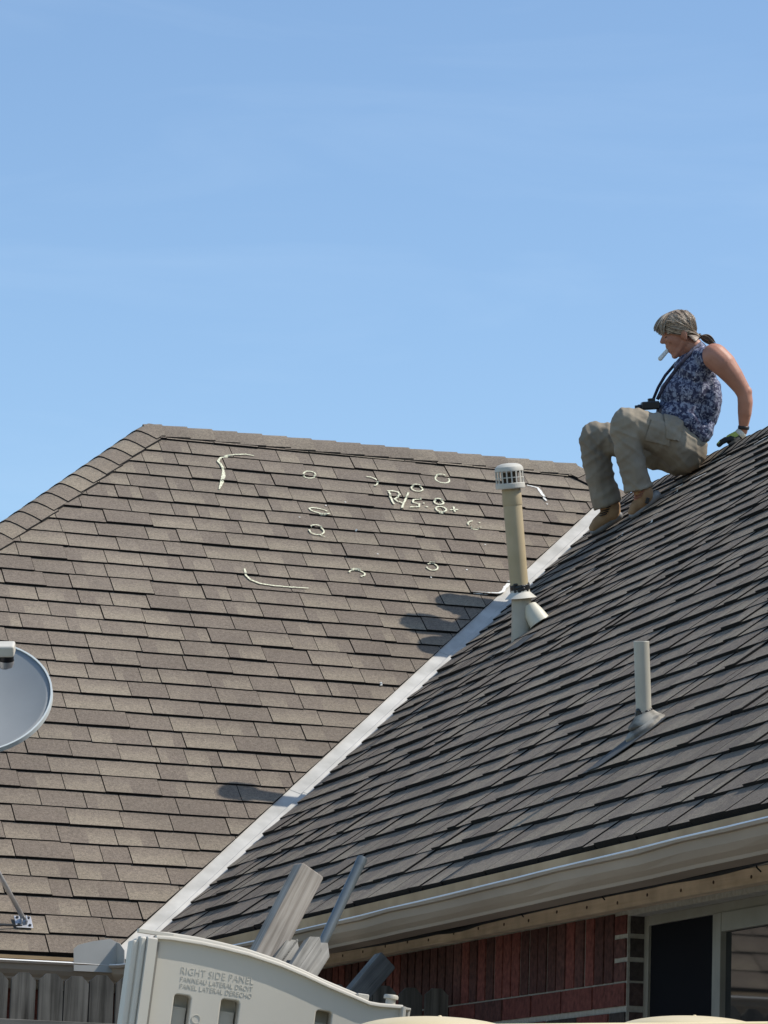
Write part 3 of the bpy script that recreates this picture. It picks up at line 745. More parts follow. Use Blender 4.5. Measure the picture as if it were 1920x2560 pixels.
MB().lathe(cb+ax*z_, ax, [(33/k1, -.002), (36/k1, 0), (36/k1, .008), (34/k1, .018), (28/k1, .027), (18/k1, .033), (.001, .035)], 36).obj('cap_lid', M['pipe_cap'], capo, smooth=.5)
MB().lathe(cb+ax*.018, ax, [(21/k1, 0), (21/k1, hgt)], 24).obj('inner_pipe', mat('vent_inside_shade', (.07, .05, .03), .9), capo, smooth=.6)  # dark brown paints in the shade inside the cap
cl = at(1302, 1496, D1)
MB().lathe(cl, ax, [(39/k1, 0), (40/k1, .001), (24.5/k1, .026), (24/k1, .034), (24.6/k1, .035)], 36, caps=False).obj('storm_collar', M['pipe_cap'], vp, smooth=.6).modifiers.new('s', 'SOLIDIFY').thickness = .0015
sc = MB(); rs = random.Random(8)
sc.lathe(cl+ax*.033, ax, [(23/k1, 0), (24.6/k1, .003), (24.2/k1, .02), (23/k1, .024)], 28)
for i in range(60):
    a = rs.uniform(0, 6.28); h = rs.uniform(.030, .062); dr = aa*math.cos(a)+bb*math.sin(a)
    sc.ellipsoid(cl+ax*h+dr*(23.6/k1), dr*.0028, ax.cross(dr)*rs.uniform(.006, .013), ax*rs.uniform(.004, .010), 8, 6)
sc.obj('sealant_bead', M['sealant'], vp, smooth=True)
# flashing sleeve and side cone
fl0 = at(1303, 1494, D1); fl1 = at(1303, 1618, D1)
MB().tube([fl0, at(1304, 1530, D1), at(1304, 1570, D1), fl1], [24.4/k1, 25/k1, 25.6/k1, 26/k1], 32).obj('flashing_sleeve', M['pvc'], vp, smooth=.6)
ca, cb2 = at(1325, 1513, D1-.02), at(1350, 1557, D1-.04)
MB().tube([ca+(ca-cb2).normalized()*.004, ca, at(1334, 1532, D1-.03), cb2], [11/k1, 16/k1, 24/k1, 28/k1], 28).obj('side_cone', M['side'], vp, smooth=.6)
u_, v_ = PB.hit(1300, 1610)
MB().prism([PB.P(u_-.09, v_-.05, .004), PB.P(u_+.09, v_-.05, .004), PB.P(u_+.09, v_+.06, .004), PB.P(u_-.09, v_+.06, .004)], PB.N*.0015).obj('base_flashing', M['greymetal'], vp)

D2 = (Vector(PB.P(*PB.hit(1610, 1822)))-EYE).dot(fwd); k2 = FPX/D2
v2 = thing('plumbing_vent', 'short pale grey plastic plumbing vent in a rubber boot low on the slope', 'vent pipe', at(1610, 1822, D2))
top = at(1603.5, 1603, D2); bot = at(1611, 1830, D2); ax2 = (top-bot).normalized(); L2 = (top-bot).length
MB().lathe(bot, ax2, [(19.5/k2, 0), (19.5/k2, L2-.001), (18.8/k2, L2), (17/k2, L2), (17/k2, L2-.12)], 32).obj('pipe', M['pvc'], v2, smooth=.6)
# rubber boot lies parallel to the slope
ctr = at(1618, 1803, D2)
nb_ = (PB.N*.5+Vector((0, 0, 1))*.5).normalized()
MB().lathe(ctr-nb_*.012, nb_, [(50/k2, 0), (52/k2, .006), (48/k2, .014), (34/k2, .026), (22/k2, .040), (20.3/k2, .052), (19.7/k2, .053)], 36, caps=False).obj('rubber_boot', M['boot_rub'], v2, smooth=.7)
aa2 = Vector((1, 0, 0)); aa2 = (aa2-ax2*aa2.dot(ax2)).normalized(); bb2 = ax2.cross(aa2); sc = MB()
for i in range(24):
    a = rs.uniform(0, 6.28); dr = aa2*math.cos(a)+bb2*math.sin(a)
    sc.ellipsoid(at(1610, 1786, D2)+ax2*rs.uniform(-.004, .012)+dr*(20.5/k2), dr*.003, ax2.cross(dr)*rs.uniform(.005, .01), ax2*rs.uniform(.004, .009), 8, 6)
sc.obj('sealant_bead', M['sealant'], v2, smooth=True)
u_, v_ = PB.hit(1612, 1826)
def PBp(px, py, w): u, v = PB.hit(px, py, w); return PB.P(u, v, w)
fl = MB().prism([PB.P(u_-.075, v_-.12, .003), PB.P(u_-.075, v_+.05, .0), PB.P(u_+.075, v_+.05, .0), PB.P(u_+.075, v_-.10, .004), PB.P(u_+.02, v_-.19, .004), PB.P(u_-.05, v_-.20, .004)], PB.N*.002)
fl.obj('base_flashing', M['greymetal'], v2)
MB().lathe(PB.P(u_, v_-.002, .002), PB.N, [(.062, 0), (.060, .010), (.048, .016)], 32).obj('boot_base', M['boot_rub'], v2, smooth=.6)

# ------------------------------------------------------------------ satellite dish at the left edge
DD = 15.35*SB; kd = FPX/DD
dc = at(-60, 1742, DD)
nd = (-fwd*math.cos(math.radians(50))+up*math.sin(math.radians(50))).normalized()
dX = (right - nd*right.dot(nd)).normalized(); rl = math.radians(-4); dY = nd.cross(dX)
dX, dY = dX*math.cos(rl)+dY*math.sin(rl), -dX*math.sin(rl)+dY*math.cos(rl)
ra, rb_ = 186/kd, 128/kd/math.cos(math.radians(50))
ds = thing('satellite_dish', 'grey satellite dish with white feed unit, cut off by the left edge', 'satellite dish', PA.P(*PA.hit(-115, 2262)))
dm = MB(); vs = []; fs = []; seg = 64; R_ = 14
for side in (0, 1):
    for i in range(R_+1):
        q = i/R_
        for k in range(seg):
            a = 2*math.pi*k/seg; vs.append(dc + dX*ra*q*math.cos(a)*(1 if not side else 1.0) + dY*rb_*q*math.sin(a) + nd*(.055*(q*q-1) - (.004 if side else 0)))
n1 = (R_+1)*seg
for side in (0, 1):
    for i in range(R_):
        for k in range(seg):
            k2_ = (k+1) % seg; f = (side*n1+i*seg+k, side*n1+i*seg+k2_, side*n1+(i+1)*seg+k2_, side*n1+(i+1)*seg+k); fs.append(f if not side else f[::-1])
for k in range(seg):
    k2_ = (k+1) % seg; fs.append((R_*seg+k, R_*seg+k2_, n1+R_*seg+k2_, n1+R_*seg+k))
dm.add(vs, fs); dm.obj('reflector', M['dish'], ds, smooth=True)
rim = MB(); vs = []; fs = []
for k in range(seg):
    a = 2*math.pi*k/seg; e = dX*math.cos(a)*ra+dY*math.sin(a)*rb_; en = e.normalized()
    for o_, h in ((0, -.002), (0, .004), (.007, .004), (.008, -.016), (.005, -.018)): vs.append(dc+e+en*o_+nd*h)
for k in range(seg):
    for j in range(5): fs.append((k*5+j, k*5+(j+1) % 5, ((k+1) % seg)*5+(j+1) % 5, ((k+1) % seg)*5+j))
rim.add(vs, fs); rim.obj('rim', M['dish_rim'], ds, smooth=.6)
lb = at(-22, 1623, DD-.22)
lx, ly, lz = right, up, -fwd
MB().obox(lb, lx*(58/kd), (ly*.96+lz*.28)*(14.5/kd), (lz*.96-ly*.28)*.035).obj('feed_unit', M['pipe_cap'], ds, bevel=.008, seg=3)
for hx in (14, -50):
    hb = at(hx, 1634, DD-.21); hd = (dc-lb).normalized()*.6-up*.8; hd.normalize()
    MB().lathe(hb, hd, [(21/kd, -.01), (21/kd, .030), (19/kd, .046), (11/kd, .056), (.001, .058)], 28).obj('feed_horn', M['black'], ds, smooth=.6)
    MB().lathe(hb, hd, [(22.5/kd, .022), (23/kd, .034), (21/kd, .047), (18.8/kd, .047), (21/kd, .034)], 28, caps=False).obj('horn_ring', M['metal'], ds, smooth=.6)
mast = PA.P(*PA.hit(-115, 2262))
MB().tube([mast, mast+Vector((0, -.02, .14)), dc-nd*.09-up*.12, dc-nd*.06], .019, 16).obj('mast', M['metal'], ds, smooth=True)
MB().tube([dc-nd*.055-dY*rb_*.9, dc-nd*.02-dY*rb_*1.05, lb-dY*.03], .012, 10).obj('feed_arm', M['metal'], ds, smooth=True)
foot = PA.P(*PA.hit(58, 2308), .006)
st0 = at(-75, 2052, (foot-EYE).dot(fwd)-.12)
MB().tube([foot+PA.N*.012, st0], .0095, 10).obj('brace', M['metal'], ds, smooth=True)
MB().tube([st0, dc-nd*.08-up*.1], .0095, 10).obj('brace', M['metal'], ds, smooth=True)
ft = MB().obox(foot, PA.U*.034, PA.V*.038, PA.N*.0015); ft.obj('foot_plate', M['metal'], ds, bevel=.004)
MB().obox(foot+PA.N*.010-PA.U*.010, PA.U*.002, PA.V*.018, PA.N*.010).obox(foot+PA.N*.010+PA.U*.010, PA.U*.002, PA.V*.018, PA.N*.010).obj('foot_bracket', M['metal'], ds)
for q in ((-.022, -.024), (.022, -.024), (-.022, .024), (.022, .024)):
    MB().lathe(foot+PA.U*q[0]+PA.V*q[1], PA.N, [(.006, 0), (.006, .006)], 8).obj('bolt', M['black'], ds)
MB().obox(mast, PA.U*.05, PA.V*.06, PA.N*.003).obj('foot_plate', M['metal'], ds)
P1 = PA.P(*PA.hit(54, 2318), .008); P2 = PA.P(*PA.hit(-40, 2322), .010)
MB().tube([P1, (P1+P2)/2+PA.N*.004, P2], .003, 6).obj('cable_or_shadow', M['cable_or_shadow'], ds)  # shadow line left of the foot, drawn as a thin black tube

# ------------------------------------------------------------------ picket fence
YF = 12.25*SB
fence = thing('picket_fence', 'weathered grey dog-eared picket fence running along below the gutter to the brick wall', 'fence', (2.6, YF, 0))
FT = on(1, YF, 200, 2438).z; pw = 61/ (FPX/((Vector((2.4, YF, 2.2))-EYE).dot(fwd))); pit = 67.5*pw/61
rz = on(1, YF-.03, 150, 2553).z
x0 = on(1, YF, 97, 2440).x-.001
i0 = -int((x0-.6)/pit)
mesh_p = []
for k in range(3):
    c = pw*.30; zt = 0; ch = pw*.27
    poly = [(0, 0, -FT+.03), (0, 0, -ch), (c, 0, 0), (pw-c, 0, 0), (pw, 0, -ch*(1+.1*k)), (pw, 0, -FT+.03)]
    me = MB().prism(poly, (0, .014, 0)).fixed('picket'); me.materials.append(M['wood']); mesh_p.append(me)
fr = random.Random(2)
i = i0
tops = {0: 0, 1: 0}
while x0+i*pit < XW-.05:
    o = bpy.data.objects.new('picket', mesh_p[i % 3]); COL.objects.link(o); o.parent = fence; o.matrix_parent_inverse = parent_world(fence).inverted()
    o.location = (x0+i*pit+fr.uniform(-.004, .004), YF+fr.uniform(-.001, .001), FT+(x0+i*pit-2.4)*.012+fr.uniform(-.004, .004)); o.rotation_euler = (0, fr.uniform(-.008, .008), 0); i += 1
MB().box((x0+i0*pit, YF-.036, rz-.08), (XW-.01, YF-.0015, rz)).obj('rail', wood_mat('rail_wood', (.10, .095, .085), (.24, .23, .21), axis=0), fence, bevel=.002)
MB().box((x0+i0*pit, YF-.036, .3), (XW-.01, YF-.0015, .38)).obj('rail', M['wood'], fence)
for x in (1.0, 2.9): MB().box((x, YF-.125, 0), (x+.09, YF-.037, FT-.35)).obj('post', M['wood'], fence)

# ------------------------------------------------------------------ resin side panel in front
YP = 8*SB
AL = math.radians(5.4); kp = FPX/((on(1, YP, 600, 2450)-EYE).dot(fwd))
PO = on(1, YP, 345, 2338)
uX = Vector((math.cos(AL), 0, -math.sin(AL))); uZ = Vector((math.sin(AL), 0, math.cos(AL))); uY = Vector((0, 1, 0))
def pp(px, py):
    q = on(1, YP, px, py)-PO; return q.dot(uX), q.dot(uZ)
def PW(u, v, w=0): return PO+uX*u+uZ*v-uY*w      # w towards the viewer
panel = thing('resin_side_panel', 'grey-beige moulded plastic side panel with raised lettering and curved top, foreground', 'shed panel', (PO.x+.2, YP, .9))
topc = [pp(*q) for q in ((352, 2341), (425, 2346), (500, 2358), (560, 2371), (620, 2386), (700, 2413), (760, 2438), (820, 2466), (880, 2491), (922, 2509), (945, 2513), (1004, 2518))]
botv = -.95
outline = [(-.004, botv), (-.004, topc[0][1]-.006)]+topc+[(topc[-1][0]+.001, botv)]
face = MB().prism([PW(u, v, 0) for u, v in outline], uY*.022)
fo = link('tmp', face.fixed('tmp'))
cut = MB()
slots = [(pp(437, 2484), pp(479, 2490)), (pp(554, 2496), pp(600, 2504)), (pp(791, 2524), pp(831, 2530))]
def rrect(u0, u1, v0, v1, r, w):
    out = []
    for cx, cy, a0 in ((u1-r, v1-r, 0), (u0+r, v1-r, 90), (u0+r, v0+r, 180), (u1-r, v0+r, 270)):
        for k in range(5): a = math.radians(a0+22.5*k); out.append(PW(cx+r*math.cos(a), cy+r*math.sin(a), w))
    return out
for a, b in slots: cut.prism(rrect(a[0], b[0], a[1]-.30, a[1], .007, .01), uY*.05)
co = link('tmpc', cut.fixed('tmpc')); bo = fo.modifiers.new('b', 'BOOLEAN'); bo.operation = 'DIFFERENCE'; bo.object = co; bo.solver = 'EXACT'
me = evaluated(fo, 'panel_face'); bpy.data.objects.remove(co)
o = link('panel_face', me, None, panel); me.materials.clear(); me.materials.append(M['resin']); o.matrix_parent_inverse = parent_world(panel).inverted()
bv = o.modifiers.new('bevel', 'BEVEL'); bv.width = .0025; bv.segments = 3; bv.limit_method = 'ANGLE'; bv.angle_limit = .9
for a, b in slots:
    # pocket behind each slot: stepped recess
    mb = MB(); u0, u1, v1 = a[0]-.006, b[0]+.006, a[1]+.006; v0 = a[1]-.31
    mb.obox(PW((u0+u1)/2, (v0+v1)/2, -.050), uX*(u1-u0)/2, uY*.002, uZ*(v1-v0)/2)
    mb.obox(PW(u0, (v0+v1)/2, -.036), uX*.002, uY*.016, uZ*(v1-v0)/2).obox(PW(u1, (v0+v1)/2, -.036), uX*.002, uY*.016, uZ*(v1-v0)/2).obox(PW((u0+u1)/2, v1, -.036), uX*(u1-u0)/2, uY*.016, uZ*.002)
    mb.obox(PW((u0+u1)/2+.003, (v0+v1)/2-.028, -.040), uX*(u1-u0)*.30, uY*.008, uZ*(v1-v0)/2)
    mb.obj('slot_pocket', M['resin'], panel)
# rims along the curved top: front bead and taller back bead
def bead(pts, dv, w0, w1, h, name):
    mb = MB(); n = len(pts); vs = []; fs = []
    for u, v in pts:
        for (w, z) in ((w0, dv), (w0, dv+h*.7), (w0-.002 if w0 > w1 else w0+.002, dv+h), (w1+.002, dv+h), (w1, dv+h*.7), (w1, dv)): vs.append(PW(u, v+z, w))
    for i in range(n-1):
        for k in range(6): fs.append((i*6+k, i*6+(k+1) % 6, (i+1)*6+(k+1) % 6, (i+1)*6+k))
    fs.append(tuple(range(6))); fs.append(tuple((n-1)*6+k for k in range(6))[::-1])
    mb.add(vs, fs); return mb.obj(name, M['resin'], panel, smooth=.9)
fine = []
for i in range(len(topc)-1):
    for k in range(4): t = k/4; fine.append((topc[i][0]+(topc[i+1][0]-topc[i][0])*t, topc[i][1]+(topc[i+1][1]-topc[i][1])*t))
fine.append(topc[-1])
bead(fine[2:], -.003, .010, -.004, .007, 'rim')
bead([q for q in fine if q[0] < topc[9][0]][3:], .003, -.024, -.036, .011, 'back_rim')
MB().obox(PW((topc[0][0]+.002+pp(435, 2350)[0])/2, pp(400, 2339)[1]+.006, -.026), uX*.036, uY*.006, uZ*.004).obj('top_tab', M['resin'], panel, bevel=.001)
# left column: ribs and a dark strip that paints in the recess shade
def rib(ua, ub, wt, vtop, name='edge_rib', nose=.35):
    prof = [(ua, -.01), (ua+(ub-ua)*nose*.5, wt*.8), (ua+(ub-ua)*nose, wt), (ub-(ub-ua)*nose, wt), (ub-(ub-ua)*nose*.4, wt*.8), (ub, -.01)]
    mb = MB(); n = len(prof); vs = [PW(u, botv, w) for u, w in prof]+[PW(u, vtop-.004, w) for u, w in prof]+[PW(u*.98+ (ua+ub)/2*.02, vtop, w*.5) for u, w in prof]
    fs = [(k, k+1, n+k+1, n+k) for k in range(n-1)]+[(n+k, n+k+1, 2*n+k+1, 2*n+k) for k in range(n-1)]+[tuple(range(2*n, 3*n))]
    mb.add(vs, fs); return mb.obj(name, M['resin'], panel, smooth=.5)
ul = pp(347, 2345)[0]
rib(ul, pp(366, 2345)[0], .012, topc[0][1]+.000, nose=.3); rib(pp(364, 2345)[0], pp(391, 2345)[0], .020, topc[0][1]+.001, nose=.06)
MB().obox(PW(pp(396, 2345)[0], botv/2-.004, .0012), uX*.0028, uY*.002, uZ*(-botv/2-.004)).obj('groove_shade', mat('resin_groove_shade', (.20, .19, .165), .7), panel)
MB().obox(PW(ul-.005, botv/2-.006, -.02), uX*.006, uY*.022, uZ*(-botv/2-.004)).obj('edge_return', M['resin'], panel, bevel=.003)
# small moulded lines at the column foot and a moulded ring
for (a, b, c, d) in ((347, 2524, 410, 2531), ):
    pass
rg = MB(); cpx = pp(490, 2548); vs = []; fs = []
for k in range(28):
    a = 2*math.pi*k/28
    for rr, h in ((.0075, 0), (.0078, .0012), (.0088, .0012), (.0091, 0)): vs.append(PW(cpx[0]+rr*math.cos(a), cpx[1]+rr*math.sin(a), h))
for k in range(28):
    for j in range(3): fs.append((k*4+j, k*4+j+1, ((k+1) % 28)*4+j+1, ((k+1) % 28)*4+j))
rg.add(vs, fs); rg.obj('moulded_ring', M['resin'], panel)
# right end: shaded return, flange and knob
r0, r1 = pp(1004, 2518), pp(1026, 2522)
MB().obox(PW(r0[0], (r0[1]+botv)/2, .004), uX*.0035, uY*.018, uZ*((r0[1]-botv)/2)).obj('end_flange', M['resin'], panel, bevel=.001)
MB().obox(PW(r1[0], (r1[1]+botv)/2, -.02), uX*.0025, uY*.014, uZ*((r1[1]-botv)/2)).obox(PW((r0[0]+r1[0])/2, r1[1]-.001, -.018), uX*((r1[0]-r0[0])/2+.002), uY*.016, uZ*.0025).obox(PW((r0[0]+r1[0])/2, r1[1]-.030, -.026), uX*((r1[0]-r0[0])/2), uY*.010, uZ*.012).obj('end_bracket', M['resin'], panel, bevel=.001)
kc = pp(982, 2493)
MB().lathe(PW(kc[0], kc[1]-.004, -.012), uZ, [(.010, -.016), (.010, 0), (.0145, .001), (.0148, .006), (.013, .009)], 24).obj('knob', M['resin'], panel, smooth=.6)
tb = pp(908, 2497); MB().obox(PW(tb[0], tb[1]+.004, -.01), uX*.012, uY*.01, uZ*.006).obj('top_tab', M['resin'], panel, bevel=.002)
# raised lettering
def lettering(txt, px, py, wid, hgt):
    cu = bpy.data.curves.new('t', 'FONT'); cu.body = txt; cu.size = 1; cu.extrude = .05; cu.bevel_depth = .004; cu.offset = -.02; cu.resolution_u = 3
    cu.space_character = 1.08
    to = bpy.data.objects.new('t', cu); COL.objects.link(to); me = evaluated(to, 'raised_lettering')
    co_ = np.empty(len(me.vertices)*3); me.vertices.foreach_get('co', co_); co_ = co_.reshape(-1, 3)
    x0, x1 = co_[:, 0].min(), co_[:, 0].max(); base = 0; caph = .70
    u, v = pp(px, py)
    out = []
    for x, y, z in co_: out.append(PW(u+(x-x0)/(x1-x0)*wid, v+y/caph*hgt, .0002+z/.054*.0007))
    me.vertices.foreach_set('co', np.array(out).ravel()); me.update()
    o = link('raised_lettering', me, M['resin'], panel); o.matrix_parent_inverse = parent_world(panel).inverted(); return o
lettering('RIGHT SIDE PANEL', 452, 2434, 189/kp, 18/kp)
lettering('PANNEAU LATÉRAL DROIT', 451, 2452.5, 187/kp, 12.5/kp)
lettering('PANEL LATERAL DERECHO', 450, 2470, 186/kp, 12.5/kp)
# what it stands on
MB().box((PO.x-.15, YP-.12, 0), (PO.x+.72, YP+.35, PO.z-.90)).obj('storage_base', M['resin'], panel, bevel=.01)

# ------------------------------------------------------------------ lumber sticking up behind the panel
def board(name, label, p_top, p_bot, w, t, D, m, dog=False, yawd=0, ext=.95, cat='board'):
    T_ = at(*p_top, D+.26); B_ = at(*p_bot, D+.17); ax = (T_-B_).normalized(); Lb = (T_-B_).length+ext
    wd = ax.cross(fwd).normalized(); wd = -wd if wd.dot(right) < 0 else wd; nn = wd.cross(ax).normalized()
    q = math.radians(yawd); wd, nn = wd*math.cos(q)+nn*math.sin(q), nn*math.cos(q)-wd*math.sin(q)
    th = thing(name, label, cat, T_-ax*Lb)
    h = w/2
    pl = [(-h, -Lb), (-h, -.028 if dog else 0), (-h+.02 if dog else -h, 0), (h-.02 if dog else h, 0), (h, -.028 if dog else 0), (h, -Lb)] if dog else [(-h, -Lb), (-h, -.003), (-h+.003, 0), (h-.003, .001), (h, -.003), (h, -Lb)]
    # mesh in its own frame so the grain follows the length
    me = MB().prism([(a, -t/2, b) for a, b in pl], (0, t, 0)).fixed('plank'); me.materials.append(m)
    o = bpy.data.objects.new('plank', me); COL.objects.link(o); o.parent = th
    R3 = Matrix((wd, nn, ax)).transposed(); 
    if R3.determinant() < 0: R3 = Matrix((wd, -nn, ax)).transposed()
    o.matrix_world = Matrix.Translation(T_) @ R3.to_4x4()
    o.parent = None; mw_ = Matrix.Translation(T_) @ R3.to_4x4(); o.parent = th; o.matrix_parent_inverse = parent_world(th).inverted()
    o.location = mw_.to_translation(); o.rotation_euler = mw_.to_euler()
    b = o.modifiers.new('bevel', 'BEVEL'); b.width = .002; b.segments = 2; b.limit_method = 'ANGLE'
    return th, o
Db = 8.6*SB; kb = FPX/Db
board('lumber', 'tallest weathered two-by-four leaning up behind the plastic panel', (773, 2176), (656, 2400), 74/kb, .034, Db, M['lumber'], yawd=-24, cat='lumber')
gp_ = 'dog-eared boards leaning behind the panel'
b1, _ = board('dog_ear_board', 'shorter dog-eared grey board behind the panel, just right of the tall plank', (738, 2354), (700, 2410), 46/kb, .016, Db-.04, M['lumber_b'], True, -8); b1['group'] = gp_
b2, _ = board('dog_ear_board', 'dog-eared grey board with bright edge standing in front of the blue-grey pipe', (793, 2347), (752, 2410), 48/kb, .018, Db-.09, M['lumber_b'], True, -15); b2['group'] = gp_
b3, _ = board('dog_ear_board', 'darkest dog-eared board, half hidden behind the one with the bright edge', (812, 2362), (772, 2425), 50/kb, .018, Db+.03, M['lumber_b'], True, -15); b3['group'] = gp_
board('lumber', 'shaded grey plank end in front of the brick wall', (963, 2402), (880, 2500), 56*10.7/FPX, .038, 10.5, M['lumber_b'], yawd=-12, cat='lumber')
pt = at(906, 2146, Db+.62); pbm = at(800, 2372, Db+.50)
axp = (pbm-pt).normalized()
pth = thing('metal_pipe', 'blue-grey tube leaning in front of the gutter beside the dog-eared boards', 'pipe', pbm+axp*1.5)
M['bluepipe'] = NM('blue_grey_pipe', (.07, .09, .10), (.17, .195, .205), .35, .2, scale=6, detail=8)
MB().tube([pt, pbm, pbm+axp*1.5], [14/kb, 13/kb, 13/kb], 24).obj('tube', M['bluepipe'], pth, smooth=.6)
MB().lathe(pt, -axp, [(14.2/kb, -.02), (14.6/kb, -.004), (14/kb, .001), (11/kb, .002)], 24).obj('end_cap', M['bluepipe'], pth, smooth=.5)

# ------------------------------------------------------------------ tan resin lid along the bottom edge
YL = 7*SB
lid = thing('deck_box', 'tan plastic box whose domed lid just shows along the bottom edge', 'storage box', on(1, YL, 1500, 2560)*1.0)
lid.location.z = 0
a = on(1, YL, 1200, 2556.5); b = on(1, YL, 2100, 2551)
MB().box((a.x-.30, YL, 0.0), (b.x, YL+.55, a.z-.03)).obj('body', M['tan'], lid, bevel=.02)
kl = FPX/((a-EYE).dot(fwd))
MB().add([(a.x, YL, a.z-.035), (b.x, YL, b.z-.035), (b.x, YL+.5, b.z-.035), (a.x, YL+.5, a.z-.035), (a.x, YL, a.z-.002), (b.x, YL, b.z-.0005), (b.x, YL+.5, b.z+.001), (a.x, YL+.5, a.z-.001)],
     [(0, 3, 2, 1), (4, 5, 6, 7), (0, 1, 5, 4), (1, 2, 6, 5), (2, 3, 7, 6), (3, 0, 4, 7)]).obj('lid', M['tan'], lid, bevel=.006, seg=3)
for px, py, hw, hh, D_ in ((1090, 2542, 215, 48, -.08), (1727, 2540.5, 190, 38, .12)):
    tp = on(1, YL+D_+.14, px, py); 
    MB().ellipsoid(tp-Vector((0, 0, hh/kl)), (hw/kl, 0, 0), (0, .16, 0), (0, 0, hh/kl), 48, 24).obj('dome', M['tan'], lid, smooth=True)
    MB().ellipsoid(tp+Vector((.006, -.004, .0)), (.004, 0, 0), (0, .004, 0), (0, 0, .003), 10, 6).obj('dome_tip', M['tan'], lid, smooth=True)

# ------------------------------------------------------------------ person sitting on the wing ridge
DP = 19.6*SB; kq = FPX/DP
PC = at(1720, 1190, DP)
person = thing('person', 'woman in patterned blue sleeveless shirt and khaki trousers sitting on the wing ridge', 'person', PC)
def q3(px, py, dy=0): return PC + right*((px-1720)/kq) + up*((1190-py)/kq) + fwd*dy
def cap_(mb, pts):
    """pts: (px, py, dy, r_px) chain"""
    for a, b in zip(pts[:-1], pts[1:]): mb.capsule(q3(*a[:3]), q3(*b[:3]), a[3]/kq, b[3]/kq)
def ell(mb, px, py, dy, rx, rz, ry, rot=0, **kw):
    c, s = math.cos(math.radians(rot)), math.sin(math.radians(rot))
    mb.ellipsoid(q3(px, py, dy), (right*c+up*s)*(rx/kq), fwd*(ry/kq), (up*c-right*s)*(rz/kq), **kw)
HF = -right*.976-up*.218; HU = right*.218*-1*-1+up*.976
HF = -right*.94-up*.342; HU = -right*.342+up*.94
def hq(f, u, l=0): return q3(1706, 836, 0)+HF*(f/kq)+HU*(u/kq)-fwd*(l/kq)      # l towards the viewer
def hell(mb, f, u, l, rf, ru, rl, seg=20, rings=14): mb.ellipsoid(hq(f, u, l), HF*(rf/kq), fwd*(rl/kq), HU*(ru/kq), seg, rings)
def hcap(mb, a, b, ra, rb): mb.capsule(hq(*a), hq(*b), ra/kq, rb/kq)

def child(name, me, m, parent, smooth=True):
    me.materials.clear(); me.materials.append(m); o = link(name, me, None, None, smooth); o.parent = parent; o.matrix_parent_inverse = parent_world(parent).inverted(); return o
# materials
M['skin'] = NM('sun_reddened_skin', (.34, .145, .09), (.45, .205, .135), .55, scale=12, detail=5, bump=.15, bscale=160, bdist=.0006)
M['skin'].node_tree.nodes['Principled BSDF'].inputs['Subsurface Weight'].default_value = .06
M['skin'].node_tree.nodes['Principled BSDF'].inputs['Subsurface Scale'].default_value = .006
M['khaki'] = NM('khaki_cloth', (.225, .19, .145), (.30, .26, .20), .9, scale=7, detail=6, bump=.25, bscale=45, bdist=.003, spec=.2)
M['tansuede'] = NM('tan_suede', (.25, .145, .07), (.44, .28, .15), .85, scale=14, detail=6)
M['sole'] = NM('grey_sole', (.12, .12, .12), (.27, .27, .27), .6, scale=10)
def shirt_mat():
    m = mat('patterned_shirt_cloth', (.05, .05, .12), .8, spec=.2); b = m.node_tree.nodes['Principled BSDF']
    tc = N(m, 'ShaderNodeTexCoord'); mp = N(m, 'ShaderNodeMapping', Rotation=(.3, .5, .2)); L(m, tc.outputs['Object'], mp.inputs[0])
    n1 = N(m, 'ShaderNodeTexNoise', Scale=58, Detail=3, Roughness=.55, Distortion=.7); L(m, mp.outputs[0], n1.inputs['Vector'])
    vo = N(m, 'ShaderNodeTexVoronoi', Scale=62, Randomness=.75); L(m, mp.outputs[0], vo.inputs['Vector'])
    mr = N(m, 'ShaderNodeMapRange'); mr.inputs['From Min'].default_value = .34; mr.inputs['From Max'].default_value = .66; L(m, n1.outputs[0], mr.inputs['Value'])
    rp = N(m, 'ShaderNodeValToRGB'); e = rp.color_ramp.elements; e[0].color = (.030, .032, .062, 1); e[1].color = (.28, .30, .38, 1)
    k = e.new(.46); k.color = (.055, .060, .112, 1); k = e.new(.54); k.color = (.145, .155, .22, 1)
    L(m, mr.outputs[0], rp.inputs[0])
    lt = N(m, 'ShaderNodeMath', operation='LESS_THAN'); L(m, vo.outputs['Distance'], lt.inputs[0]); lt.inputs[1].default_value = .19
    mxx = N(m, 'ShaderNodeMix', data_type='RGBA'); L(m, lt.outputs[0], mxx.inputs[0]); L(m, rp.outputs[0], mxx.inputs[6]); mxx.inputs[7].default_value = (.42, .42, .50, 1)
    L(m, mxx.outputs[2], b.inputs['Base Color']); return m
M['shirt'] = shirt_mat()

# ---- body: one continuous figure
bd = MB()
cap_(bd, [(1712, 1122, 0, 38), (1722, 1040, 0, 46), (1735, 950, 0, 48), (1748, 900, 0, 36)])
for s_, dy in ((-1, -.15), (1, .15)): cap_(bd, [(1748, 905, 0, 30), (1772 if s_ < 0 else 1745, 897, dy, 28)])
cap_(bd, [(1752, 895, 0, 24), (1735, 866, 0, 20), (1716, 846, 0, 20)])
# near arm
arm = [(1779, 895, -.17, 33), (1800, 915, -.185, 31.5), (1822, 943, -.195, 26), (1842, 972, -.20, 20.5), (1851, 990, -.20, 18.5), (1853, 1008, -.197, 19), (1852, 1035, -.19, 17.5), (1850, 1062, -.18, 13), (1849, 1080, -.175, 11)]
cap_(bd, arm)
cap_(bd, [(1849, 1080, -.175, 11), (1838, 1094, -.17, 12), (1818, 1102, -.165, 12)])
# far arm rests on the far thigh
cap_(bd, [(1748, 900, .17, 27), (1738, 960, .22, 22), (1728, 1010, .24, 17), (1700, 1035, .20, 14), (1672, 1048, .17, 11), (1655, 1052, .16, 9)])
